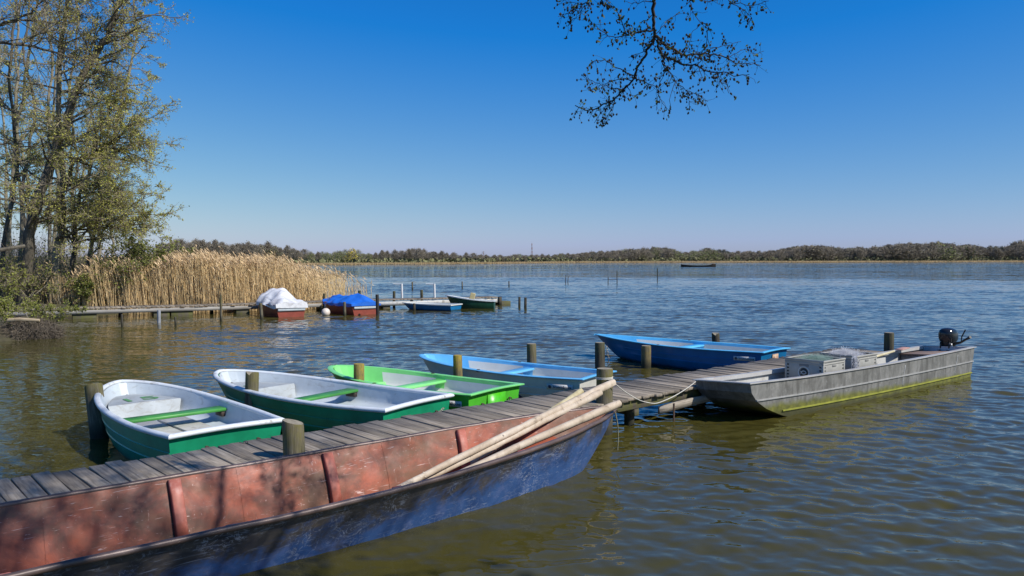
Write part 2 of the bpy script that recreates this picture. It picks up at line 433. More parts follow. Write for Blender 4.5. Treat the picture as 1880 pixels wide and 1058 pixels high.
# far trees: bare crowns of fine twig slivers
def far_tree_mesh(seed, hgt, wid, twigs, leafn, m_tw, m_lf, lo=.22):
    rng = np.random.default_rng(seed); mb = MB()
    mb.tube([(0, 0, -.5), (.02 * hgt * rng.normal(), 0, hgt * .4), (.03 * hgt * rng.normal(), 0, hgt * .8)], [hgt * .02, hgt * .015, hgt * .006], 5)
    n = twigs
    t = rng.uniform(0, 1, n) ** .8
    a = rng.uniform(0, 6.283, n); zz = lo * hgt + (1 - lo) * hgt * t
    prof = np.sin(np.pi * np.clip(.12 + .86 * t, 0, 1)) ** .6 * wid / 2
    rr = prof * rng.uniform(.25, 1.0, n) * (1 + .22 * np.sin(3 * a + seed) + .15 * np.sin(7 * t * 3 + seed))
    tip = np.stack([rr * np.cos(a), rr * np.sin(a), zz * (1 + .05 * np.sin(5 * a + seed))], 1)
    q = rng.uniform(.55, .9, n); root = np.stack([rr * q * np.cos(a + rng.normal(0, .25, n)), rr * q * np.sin(a + rng.normal(0, .25, n)), zz - hgt * rng.uniform(.04, .13, n)], 1); root[:, 2] = np.maximum(root[:, 2], hgt * .12)
    sticks(mb, root, tip, hgt * .006, hgt * .0035, 3, 0)
    if leafn:
        k = rng.integers(0, n, leafn)
        c = tip[k] * rng.uniform(.75, 1.05, (leafn, 1)) + rng.normal(size=(leafn, 3)) * hgt * .02
        leaves(mb, c, hgt * .05, rng, .8, 1, .8)
    o = mb.build('bare_tree', [m_tw, m_lf]); me = o.data; bpy.data.objects.remove(o); return me
m_ftw = simple('far_twigs', [(.3, (.20, .17, .135)), (.7, (.31, .265, .21))], .3, rough=1, isl=.3)
m_fl1 = simple('far_buds', [(.3, (.18, .16, .10)), (.7, (.26, .23, .14))], .4, rough=1, isl=.3)
m_fl2 = simple('far_spring_green', [(.3, (.17, .21, .06)), (.7, (.26, .30, .08))], .4, rough=1, isl=.3)
m_fl3 = simple('far_yellow', [(.3, (.55, .46, .05)), (.7, (.70, .54, .08))], .4, rough=1, isl=.3)
m_fl4 = simple('far_pine', [(.3, (.05, .08, .06)), (.7, (.08, .12, .085))], .4, rough=1, isl=.3)
def build_far_trees():
    rng = np.random.default_rng(21)
    bare = [far_tree_mesh(30 + i, 10, [9, 7, 11.5, 8][i], 900, 420, m_ftw, m_fl1) for i in range(4)]
    green = [far_tree_mesh(40 + i, 10, [11, 9][i], 500, 800, m_ftw, m_fl2, .1) for i in range(2)]
    yel = [far_tree_mesh(50, 10, 8, 260, 650, m_ftw, m_fl3, .1)]
    pine = [far_tree_mesh(60, 10, 6, 300, 500, m_ftw, m_fl4, .3)]
    LAB = {'b': ('bare grey brown tree with a rounded twiggy crown standing on the far shore', 'bare_tree'),
           'g': ('tree in fresh green leaf standing on the far shore', 'leafing_tree'),
           'p': ('slim dark green tree standing on the far shore', 'pine_tree')}
    fixed = []
    def put(me, kind, px, D, h, lab=None, wf=1.0):
        o = bpy.data.objects.new(LAB.get(kind, ('', 'yellow_tree'))[1], me); C.objects.link(o)
        z = 1.0 + max(0, (D - shore(px)) * .012); p = at(px, D, z - .4); o.location = p
        s = (h - z + .4) / 10 * 1.22; o.scale = (s * wf, s * wf, s); o.rotation_euler = (0, 0, rng.uniform(0, 6.28))
        tag(o, lab or LAB[kind][0], 'tree', 'trees along the far shore at the left')
    px = 316.0
    k = 0
    while px < 884:
        D = shore(px) + rng.uniform(18, 70); ytop = np.interp(px, *TOP) + rng.uniform(-1.5, 5)
        h = zat(ytop, D); kind = 'b'
        if 560 < px < 690 and rng.random() < .75: kind = 'g'
        if 850 < px < 884: kind = 'b'
        me = (bare if kind == 'b' else green)[rng.integers(0, 4 if kind == 'b' else 2)]
        put(me, kind, px, D, h, wf=rng.uniform(.95, 1.3))
        px += rng.uniform(8, 14)
    put(yel[0], 'y', 647, shore(647) + 14, zat(461, shore(647) + 14), 'bright yellow green tree, the brightest on the far shore, behind the reeds', 1.5)
    put(yel[0], 'y', 636, shore(636) + 16, zat(471, shore(636) + 16), 'low yellow bush just left of the brightest yellow green tree across the lake', 1.4)
    put(green[0], 'g', 622, shore(622) + 12, zat(465, shore(622) + 12), 'broad green tree just left of the yellow trees across the lake', 1.5)
    put(green[1], 'g', 1178, shore(1178) + 10, zat(470, shore(1178) + 10), 'low bright green bush alone before the middle of the far wood', 2.4)
    # the rest reads as one wood
    mb = MB(); n = 0
    src = []
    for me, wgt in [(b, .2) for b in bare] + [(green[0], .08), (pine[0], .05), (yel[0], .004)]:
        v = np.empty(len(me.vertices) * 3, np.float32); me.vertices.foreach_get('co', v)
        f = [p.vertices[:] for p in me.polygons]; m = np.empty(len(me.polygons), np.int32); me.polygons.foreach_get('material_index', m)
        q = [i for i, x in enumerate(f) if len(x) == 4]
        src.append((v.reshape(-1, 3), np.array([f[i] for i in q]), m[q], wgt, me.materials[1]))
    mats = [m_ftw, m_fl1, m_fl2, m_fl4, m_fl3]; ww = np.array([s[3] for s in src]); ww /= ww.sum()
    for row in range(3):
        px = 300 if row else 880
        while px < 2150:
            D = shore(px) + [18, 60, 120][row] + rng.uniform(-10, 20)
            top = np.interp(px, *TOP) + [2.5, .8, 0][row] + rng.uniform(-1.4, 3.5)
            if px < 880: top += 5
            h = max(3, zat(top, D)); i = rng.choice(len(src), p=ww)
            if 1300 < px < 1345 or 1795 < px < 1845: i = 5 if row else i
            if 1225 < px < 1310 and row == 0: i = 4
            v, f, m, _, lm = src[i]; s = h / 10 * 1.1; wf = rng.uniform(.95, 2.0) * max(.8, min(1.2, 12 / h))
            a = rng.uniform(0, 6.28); rot = np.array([[math.cos(a), -math.sin(a), 0], [math.sin(a), math.cos(a), 0], [0, 0, 1]])
            vv = (v * np.array([wf * s, wf * s, s])) @ rot.T + at(px, D, .3)
            for mi in (0, 1):
                mb.bulk(vv if mi == 0 else np.zeros((0, 3)), f[m == mi] if mi == 0 else f[m == 1] - len(vv), 0 if mi == 0 else mats.index(lm))
            px += rng.uniform(9, 15) * [1, 1, .8][row]
    tag(mb.build('far_wood', mats), kind='stuff')
    # low scrub in front of the wood
    mb = MB(); n = 9000; p = rng.uniform(300, 2150, n); d = shore(p) + rng.uniform(5, 40, n)
    c = np.stack([(p - CX) / FPX * d, d, rng.uniform(.5, 2.6, n) * (d / 400)], 1)
    leaves(mb, c, 1.3, rng, .9, 0, .9); mb.m[-1] = 0
    tag(mb.build('far_undergrowth', simple('far_scrub', [(.3, (.13, .13, .06)), (.7, (.21, .20, .09))], .1, rough=1, isl=.3)), kind='stuff')
build_far_trees()

# ------------------------------------------------------------------ reeds
m_reed = simple('reed_straw', [(.3, (.60, .425, .20)), (.7, (.80, .60, .33))], 2, rough=.9, isl=.35)
m_plume = simple('reed_plume', [(.3, (.50, .35, .19)), (.7, (.68, .50, .30))], 3, rough=1, isl=.25)
def build_reeds():
    rng = np.random.default_rng(9); mb = MB()
    n = 34000
    D = 31.6 + 16 * rng.uniform(0, 1, n) ** 1.5
    f = rng.uniform(0, 1, n)
    pl = np.interp(D, [31, 34, 48], [60, 70, 90]); pr = np.interp(D, [31, 35, 48], [670, 690, 660])
    px = pl + (pr - pl) * f
    keep = rng.uniform(0, 1, n) < np.interp(px, [60, 150, 190, 250, 470, 540, 590, 640, 690], [.05, .14, .45, 1, 1, .5, .16, .035, .006])
    px, D = px[keep], D[keep]; D += np.interp(px, [170, 420, 660], [-1.2, 0, 3.2]); n = len(px)
    x = (px - CX) / FPX * D; clump = .10 * np.sin(x * 1.9 + D * .6) + .07 * np.sin(x * 4.7 + 1)
    h = np.interp(px, [60, 250, 330, 480, 560, 620, 660], [1.5, 1.9, 2.08, 1.98, 1.66, 1.35, 1.0]) + clump + rng.normal(0, .16, n)
    p0 = np.stack([x, D, np.full(n, -.15)], 1)
    lean = np.stack([rng.normal(-.05, .07, n), rng.normal(0, .07, n), np.ones(n)], 1)
    p1 = p0 + lean * (h * .6)[:, None]; p2 = p1 + (lean + np.stack([rng.normal(-.06, .07, n), rng.normal(0, .06, n), np.zeros(n)], 1)) * (h * .42)[:, None]
    r = rng.uniform(.005, .011, n)
    sticks(mb, p0, p1, r, r * .9, 3); sticks(mb, p1, p2, r * .9, r * .5, 3)
    k = rng.integers(0, n, int(n * 1.3))              # dry blades
    b0 = p0[k] + (p2[k] - p0[k]) * rng.uniform(.3, .95, (len(k), 1))
    d = np.stack([rng.normal(-.1, .3, len(k)), rng.normal(0, .3, len(k)), rng.uniform(.6, 1.2, len(k))], 1)
    leaves(mb, b0, .36, rng, .5, 0, .045, d)
    k = np.where(rng.uniform(0, 1, n) < .30)[0]        # plumes
    for q in range(5):
        dd = np.stack([rng.normal(-.75, .28, len(k)), rng.normal(0, .25, len(k)), rng.uniform(.6, 1.1, len(k))], 1)
        leaves(mb, p2[k] + dd * .07 * (q - 1) * .6, .19, rng, .6, 1, .17, dd)
    for a in (0, .25, .5):                             # a few green shoots low between the stalks
        pass
    tag(mb.build('reeds', [m_reed, m_plume]), kind='stuff')
build_reeds()

# ------------------------------------------------------------------ trees on the left bank
m_bark = simple('alder_bark', [(.25, (.05, .042, .032)), (.55, (.125, .108, .08)), (.8, (.20, .18, .14))], 7, (1, 1, .25), .95, .8, 22, bdist=.03)
m_barkp = simple('pale_bark', [(.25, (.14, .122, .088)), (.55, (.26, .23, .165)), (.8, (.36, .32, .24))], 7, (1, 1, .25), .95, .7, 22, bdist=.02)
m_twig = simple('twig_bark', [(.3, (.20, .165, .11)), (.7, (.36, .30, .21))], 3, rough=.95, isl=.3)
def leafmat(name, a, b, trans=.35):
    t = NT(name); c = t.island(.35, t.ramp(t.noise(1.5), [(.3, a), (.7, b)])); t.out(c, .6, spec=.3)
    tr = t.n('ShaderNodeBsdfTranslucent'); t.l(c, tr.inputs['Color']); mx = t.n('ShaderNodeMixShader'); mx.inputs[0].default_value = trans
    o = [x for x in t.t.nodes if x.type == 'OUTPUT_MATERIAL'][0]
    t.l(t.p.outputs[0], mx.inputs[1]); t.l(tr.outputs[0], mx.inputs[2]); t.l(mx.outputs[0], o.inputs['Surface'])
    return t.m
m_leaf = leafmat('young_leaf', (.42, .43, .085), (.60, .57, .14), .45)
m_leafb = leafmat('bud_brown', (.22, .18, .08), (.36, .30, .13), .2)
m_leafs = leafmat('bush_leaf', (.20, .225, .045), (.31, .32, .07), .35)
m_leafw = leafmat('willow_leaf', (.17, .20, .045), (.28, .29, .075), .4)

def tree(name, label, paths, D, barkm, limbs, l1, rt, seed, green=.6, side=None, tmin=.22, m2=9, m3=7, leafm=None, l2=.33, l3=.36, cat='tree', group='trees on the left bank', extra=(), lsz=.062):
    """paths: list of (pixel polyline, r0, r1) of the stems"""
    rng = np.random.default_rng(seed)
    b = at(paths[0][0][0][0], D, .25)
    root = empty(name, b, label=label, cat=cat, group=group)
    tb = MB(); cb = MB()
    zt = 13.0
    for si, (pp, r0, r1) in enumerate(paths):
        pts = []
        for i, q in enumerate(pp):
            dd = D + (rng.normal() * .25 if i else 0) + (.4 * si)
            pts.append(np.array([(q[0] - CX) / FPX * D, dd, zat(q[1], D)]) - b)
        pts = np.array(pts)
        # resample smoothly
        u = np.linspace(0, 1, len(pts)); U = np.linspace(0, 1, len(pts) * 3)
        P = np.stack([np.interp(U, u, pts[:, k]) for k in range(3)], 1); P[1:-1] = (P[:-2] + 2 * P[1:-1] + P[2:]) / 4
        P[1:-1] += rng.normal(size=(len(P) - 2, 3)) * .03
        rr = r0 + (r1 - r0) * np.linspace(0, 1, len(P)) ** .8
        if si == 0: rr[0] *= 1.55; rr[1] *= 1.15
        tb.tube(P, rr, 9, jit=.06, rng=rng)
        nodes = P[None]; rad = rr[None]
        nl = limbs if si == 0 else int(limbs * .6)
        p, d, t, rp, _ = spawn(nodes, rad, nl, tmin, 1.15, rng, .45)
        if side is not None: d = d + np.array(side) * rng.uniform(.2, 1.1, nl)[:, None]
        L = rng.uniform(*l1, nl) * (1.1 - .45 * t)
        n1, r1_ = branches(p, d, L, np.minimum(rp * .5, .022 + .012 * L), 7, .14, (0, 0, .12), rng)
        emit(tb, n1, r1_, 5)
        p, d, t, rp, _ = spawn(n1, r1_, m2, .15, .8, rng, .45)
        n2, r2 = branches(p, d, np.repeat(L, m2) * l2 * rng.uniform(.6, 1.3, len(p)) * (1.1 - .5 * t), np.full(len(p), .013), 5, .2, (0, 0, -.05), rng)
        emit(cb, n2, r2, 3)
        p, d, t, rp, _ = spawn(n2, r2, m3, .1, .8, rng, .6)
        n3, r3 = branches(p, d, np.repeat(np.repeat(L, m2) * l2, m3) * l3 * rng.uniform(.5, 1.4, len(p)), np.full(len(p), .0085), 3, .25, (0, 0, -.05), rng)
        emit(cb, n3, r3, 3)
        c = n3[:, 1:].reshape(-1, 3); c = c + rng.normal(size=c.shape) * .04
        c = np.concatenate([c, n2[:, 2:].reshape(-1, 3)])
        g = rng.uniform(0, 1, len(c)) < green * np.interp(c[:, 2], [0, 5, 10], [1.25, 1.1, .75])
        keep = rng.uniform(0, 1, len(c)) < .9
        leaves(cb, c[g & keep], lsz, rng, 1, 1, .75); leaves(cb, c[~g & keep], lsz * .62, rng, 1, 2, .6)
    tb.build('trunk', barkm, root, 60)
    cb.build('crown', [m_twig, leafm or m_leaf, m_leafb], root)
    return root

tree('alder_tree', 'big dark leaning alder with forked trunk, its crown reaching right over the reeds',
     [([(47, 560), (58, 480), (73, 400), (96, 298), (113, 252), (136, 204), (153, 147), (170, 105), (193, 77), (215, 37), (227, 0), (240, -70), (250, -130)], .25, .05),
      ([(76, 395), (100, 358), (122, 325), (142, 298), (162, 282), (180, 272), (204, 258), (235, 232), (262, 222)], .10, .03),
      ([(82, 440), (110, 425), (140, 410), (165, 402), (195, 404), (220, 392)], .07, .02)],
     30.5, m_bark, 58, (1.8, 3.3), 0, 101, .9, (.75, -.1, .02), .12, 9, 9)
tree('alder_tree', 'upright grey alder with a straight thick trunk just right of the leaning alder',
     [([(98, 562), (100, 470), (104, 400), (110, 300), (118, 200), (125, 100), (128, -20), (130, -90)], .17, .05)], 31.2, m_barkp, 30, (1.6, 3.2), 0, 102, .9, (.6, 0, 0), .22, 9, 8)
tree('alder_tree', 'thin dark trunk leaning right, rightmost stem rising on the wooded bank',
     [([(124, 556), (131, 470), (149, 390), (168, 300), (190, 240), (215, 190)], .11, .03)], 31.8, m_bark, 30, (1.5, 2.9), 0, 103, 1.0, (.7, 0, .0), .2, 9, 8)
tree('slender_tree', 'slender tree leaning far right out over the reeds, outermost of the wooded bank',
     [([(150, 558), (165, 480), (186, 400), (205, 320), (222, 240), (236, 160), (246, 80), (252, 10), (256, -50)], .10, .03)], 33.5, m_barkp, 40, (1.0, 2.1), 0, 111, .95, (.45, 0, -.05), .12, 8, 8)
SL = [('slender pale tree at the left bank, second stem from the photo\'s left edge', 30, 34.5, .13, 'p', 104), ('slender dark tree hugging the left edge of the photo', 6, 33.2, .12, 'b', 105),
      ('slender pale tree seen between the leaning alder and the straight grey alder', 82, 36.0, .12, 'p', 106), ('slender tree right behind the foot of the leaning alder', 57, 37, .11, 'b', 107),
      ('slim tree behind the straight grey alder trunk', 111, 37.5, .10, 'b', 108)]
for lab, px, D, r, k, sd in SL:
    g = np.random.default_rng(sd); x = px; pp = []
    for y in (556, 470, 380, 290, 200, 110, 20, -60, -120):
        pp.append((x, y)); x += g.normal() * 5 + 1.5; rr_ = r * .8
    tree('slender_tree', lab, [(pp, rr_, .03)], D, m_barkp if k == 'p' else m_bark, 20, (1.3, 2.5), 0, sd, .75, (.3, 0, .1), .3, 7, 6)
tree('alder_tree', 'tree beyond the left edge, sending long dark level limbs into the upper left corner',
     [([(-70, 560), (-72, 400), (-60, 250), (-55, 100), (-50, 0), (-45, -100)], .26, .08), ([(-60, 90), (-20, 76), (40, 83), (95, 92), (130, 104), (162, 114)], .075, .02), ([(-56, 60), (-20, 36), (20, 34), (70, 33), (115, 27)], .06, .02), ([(-54, 40), (-10, 25), (30, 8), (50, -4), (80, -30)], .07, .02)],
     29.5, m_bark, 24, (2.0, 3.8), 0, 110, .5, (.35, 0, .1), .28, 9, 8)
# the thicket behind: two trees built once, then copied
def thicket():
    lab = 'bare grey brown tree in the thicket behind the leaning alders'; grp = 'trees in the thicket behind the alders'
    P1 = tree('bare_tree', lab, [([(0, 556), (6, 440), (2, 320), (12, 200), (20, 80), (24, -40)], .12, .03)], 36, m_barkp, 24, (1.2, 2.6), 0, 130, .6, (0, 0, .25), .22, 8, 7, group=grp)
    P2 = tree('bare_tree', lab, [([(0, 556), (-8, 460), (4, 350), (-2, 250), (8, 150), (2, 40)], .10, .03)], 36, m_barkp, 22, (1.2, 2.4), 0, 131, .7, (0, 0, .25), .2, 8, 7, group=grp)
    rng = np.random.default_rng(6)
    spots = [(-90, 37), (-40, 40), (0, 38.5), (45, 41), (95, 39), (140, 42), (175, 38.5), (205, 43), (25, 46), (120, 48), (-170, 36), (-230, 41), (-300, 34), (-360, 39), (-440, 33), (-520, 38), (-620, 31), (-760, 30), (-140, 46), (-420, 47)]
    for i, (px, D) in enumerate(spots):
        src = P1 if i % 2 == 0 else P2
        o = src if i < 2 else copy_tree(src)
        o.location = at(px, D, .2); o.rotation_euler = (rng.normal() * .04, .03 + rng.normal() * .04, rng.uniform(0, 6.28)); s = rng.uniform(.85, 1.2) * (1 if px < 150 else .82); o.scale = (s, s, s)
thicket()
def undergrowth():
    rng = np.random.default_rng(66); mb = MB(); n = 16000
    px = np.where(rng.uniform(0, 1, n) < .72, rng.uniform(-260, 235, n), rng.uniform(-900, -260, n)); D = rng.uniform(31.3, 46, n) + np.interp(px, [-260, 20, 235], [-1.5, 0, 1.2])
    p = np.stack([(px - CX) / FPX * D, D, np.full(n, .1)], 1); d = rng.normal(size=(n, 3)) * [.45, .45, .2] + [0, 0, 1]
    L = rng.uniform(.5, 2.6, n) * np.interp(px, [-260, 100, 235], [1.45, 1.3, .8]); nd, rd = branches(p, d, L, rng.uniform(.006, .014, n), 4, .18, (0, 0, .1), rng); emit(mb, nd, rd, 3, 0)
    c = nd[:, 2:].reshape(-1, 3); c = c + rng.normal(size=c.shape) * .12; g = rng.uniform(0, 1, len(c)) < .55
    leaves(mb, c[g], .085, rng, 1, 1, .7); leaves(mb, c[~g], .08, rng, 1, 2, .6)
    tag(mb.build('undergrowth', [m_twig, m_leafs, m_leafb]), kind='stuff')
undergrowth()
tree('leafing_bush', 'light green willow bush in front of the reeds at the edge of the trees',
     [([(236, 548), (240, 520), (250, 490), (262, 462)], .03, .008), ([(236, 548), (255, 520), (280, 490), (300, 470)], .03, .008), ([(236, 548), (225, 515), (218, 480), (214, 455)], .03, .008), ([(236, 548), (262, 530), (300, 500), (325, 490)], .025, .008)],
     31.4, m_barkp, 16, (.9, 1.7), 0, 120, 1.0, (.25, 0, .6), .1, 8, 7, m_leafw, .4, .45, 'bush', 'bushes on the left bank', lsz=.085)
tree('leafing_bush', 'small bright green bush beside the jetty below the willow',
     [([(168, 562), (166, 545), (170, 530), (176, 518)], .02, .006), ([(168, 562), (158, 548), (150, 535)], .02, .006), ([(168, 562), (180, 550), (190, 540)], .02, .006)],
     30.6, m_barkp, 14, (.35, .7), 0, 121, 1.0, (0, 0, .4), .1, 6, 5, m_leafw, .45, .5, 'bush', 'bushes on the left bank', lsz=.085)
tree('leafing_bush', 'wide low scrub of twigs at the foot of the alders behind the long jetty',
     [([(20, 562), (15, 530), (5, 500)], .03, .01), ([(20, 562), (60, 540), (80, 520)], .03, .01), ([(80, 565), (100, 540), (140, 515)], .03, .01), ([(120, 565), (150, 535), (190, 500)], .03, .01)],
     29.6, m_barkp, 14, (.7, 1.5), 0, 122, .5, (0, 0, .3), .1, 7, 6, m_leafs, .45, .45, 'bush', 'bushes on the left bank', lsz=.08)
tree('leafing_bush', 'sprawling green bush growing on the brushwood clump at the water\'s edge',
     [([(22, 600), (15, 575), (0, 555)], .02, .006), ([(22, 600), (45, 580), (62, 562)], .02, .006), ([(30, 600), (70, 585), (98, 572)], .02, .006), ([(10, 600), (-20, 580), (-40, 560)], .02, .006)],
     21.3, m_barkp, 16, (.22, .5), 0, 123, .9, (0, -.2, .2), .1, 6, 6, m_leafs, .45, .45, 'bush', 'bushes on the left bank', lsz=.05)

def brush_clump():
    rng = np.random.default_rng(44); mb = MB(); n = 2600
    a = rng.uniform(0, 6.28, n); rr = .72 * np.sqrt(rng.uniform(0, 1, n)); c = at(52, 21.2)
    top = np.clip(.55 - .35 * (rr / .72) ** 3, .1, 1)
    p0 = np.stack([c[0] + rr * np.cos(a) * 1.05, c[1] + rr * np.sin(a) * .8, top * rng.uniform(-.1, 1, n)], 1)
    d = np.stack([np.cos(a), np.sin(a), rng.normal(-.6, .7, n)], 1) + rng.normal(size=(n, 3)) * .6
    nd, rd = branches(p0, d, rng.uniform(.15, .4, n), rng.uniform(.004, .010, n), 3, .5, (0, 0, -.6), rng)
    emit(mb, nd, rd, 3, 0)
    o = mb.build('brushwood_clump', simple('dead_twigs', [(.3, (.085, .065, .045)), (.7, (.19, .155, .115))], 3, rough=.95, isl=.45))
    tag(o, 'round clump of dead tangled brushwood rising from the water at the left edge', 'brushwood')
    mb = MB(); mb.tube([c + (-.35, -.35, .50), c + (0, -.42, .53), c + (.5, -.38, .50)], [.05, .05, .035], 7, jit=.05)
    tag(mb.build('cut_log', simple('cut_wood', [(.3, (.36, .27, .16)), (.7, (.5, .40, .26))], 5, rough=.8), smooth=50), 'pale cut log lying on top of the brushwood clump', 'log')
brush_clump()
mb = MB(); p = at(-12, 27.5, zat(461, 27.5)); q = at(47, 28.2, zat(452, 28.2)); mb.tube([p, (p + q) / 2, q], [.07, .07, .065], 7, jit=.04)
o = mb.build('wooden_rail', m_bark, smooth=40); tag(o, 'grey wooden rail nailed level against the leaning alder trunk', 'rail')

# ------------------------------------------------------------------ the near alder whose branch hangs into the picture and whose crown shades the barge
m_cone = simple('alder_cone', [(.3, (.018, .013, .009)), (.7, (.04, .03, .02))], 40, rough=.9)
m_nbark = simple('near_bark', [(.3, (.02, .016, .012)), (.7, (.055, .046, .035))], 20, rough=.95, bscale=60, bstr=.5)
m_nleaf = leafmat('sprout_leaf', (.11, .15, .02), (.18, .21, .035), .55)
BR = [  # pixel traces of the hanging branch (px, py), start radius
 ([(1196, -60), (1198, 0), (1196, 26), (1198, 48), (1199, 69), (1197, 81), (1186, 96), (1181, 110), (1167, 129), (1162, 146), (1146, 165), (1129, 182), (1114, 191), (1095, 201), (1074, 206), (1055, 196)], .016),
 ([(1199, 70), (1213, 84), (1229, 92), (1244, 102), (1253, 105), (1277, 104), (1308, 103), (1330, 110), (1349, 120), (1373, 122), (1392, 124)], .011),
 ([(1203, 78), (1209, 100), (1217, 108), (1239, 117), (1253, 122), (1275, 124), (1299, 134), (1330, 137), (1349, 144), (1372, 140)], .009),
 ([(1215, 106), (1217, 122), (1229, 136), (1241, 156), (1258, 168), (1277, 177), (1297, 189)], .005),
 ([(1197, 60), (1179, 63), (1162, 68), (1150, 69), (1134, 72), (1117, 72), (1102, 62), (1090, 51), (1081, 41)], .006),
 ([(1150, 69), (1141, 55), (1134, 31), (1122, 19), (1108, 6), (1096, -14)], .004),
 ([(1083, -30), (1082, 2), (1076, 14), (1062, 31), (1050, 41), (1042, 52)], .005),
 ([(1078, 10), (1062, 14), (1045, 10), (1026, 4)], .003), ([(1064, 26), (1044, 30), (1024, 36)], .003),
 ([(1310, -40), (1322, 0), (1339, 12), (1358, 23), (1373, 36), (1380, 55)], .005), ([(1339, 12), (1372, 16), (1394, 12), (1406, 8)], .003),
 ([(1262, -30), (1263, 0), (1266, 24), (1277, 43), (1298, 53)], .004), ([(1276, -30), (1280, 4), (1296, 8), (1310, 4)], .004),
 ([(1294, 60), (1293, 91), (1277, 103)], .003), ([(1277, 104), (1308, 93), (1337, 84), (1356, 81)], .004), ([(1330, 110), (1363, 95), (1382, 105), (1398, 98)], .003),
 ([(1160, 142), (1143, 134), (1124, 124), (1110, 115), (1090, 114), (1075, 128)], .005), ([(1158, 152), (1134, 148), (1110, 156), (1086, 168), (1076, 165)], .004),
 ([(1144, 167), (1114, 163), (1092, 155), (1069, 143)], .004), ([(1165, 148), (1189, 156), (1206, 165), (1208, 184), (1203, 205)], .004), ([(1207, 178), (1222, 206)], .002),
 ([(1239, 153), (1230, 172), (1227, 203)], .003), ([(1258, 168), (1263, 187), (1263, 204)], .003), ([(1222, 129), (1210, 151), (1206, 168)], .003),
 ([(1203, 66), (1218, 48), (1224, 40), (1242, 30)], .003), ([(1198, 10), (1180, 8), (1162, 12), (1150, 10)], .004), ([(1197, 30), (1185, 42), (1172, 48)], .003),
 ([(1129, 182), (1112, 196), (1100, 212), (1090, 228)], .004), ([(1126, 184), (1124, 200), (1104, 230)], .003), ([(1275, 124), (1290, 112), (1310, 116)], .003),
 ([(1280, 126), (1284, 146), (1280, 160)], .003), ([(1310, 136), (1316, 150), (1330, 160), (1335, 174)], .003), ([(1150, 163), (1160, 180), (1172, 176)], .003), ([(1186, 98), (1170, 100), (1152, 110)], .003),
 ([(1253, 105), (1262, 88), (1270, 62), (1280, 52)], .003), ([(1244, 102), (1228, 88), (1216, 76)], .003)]
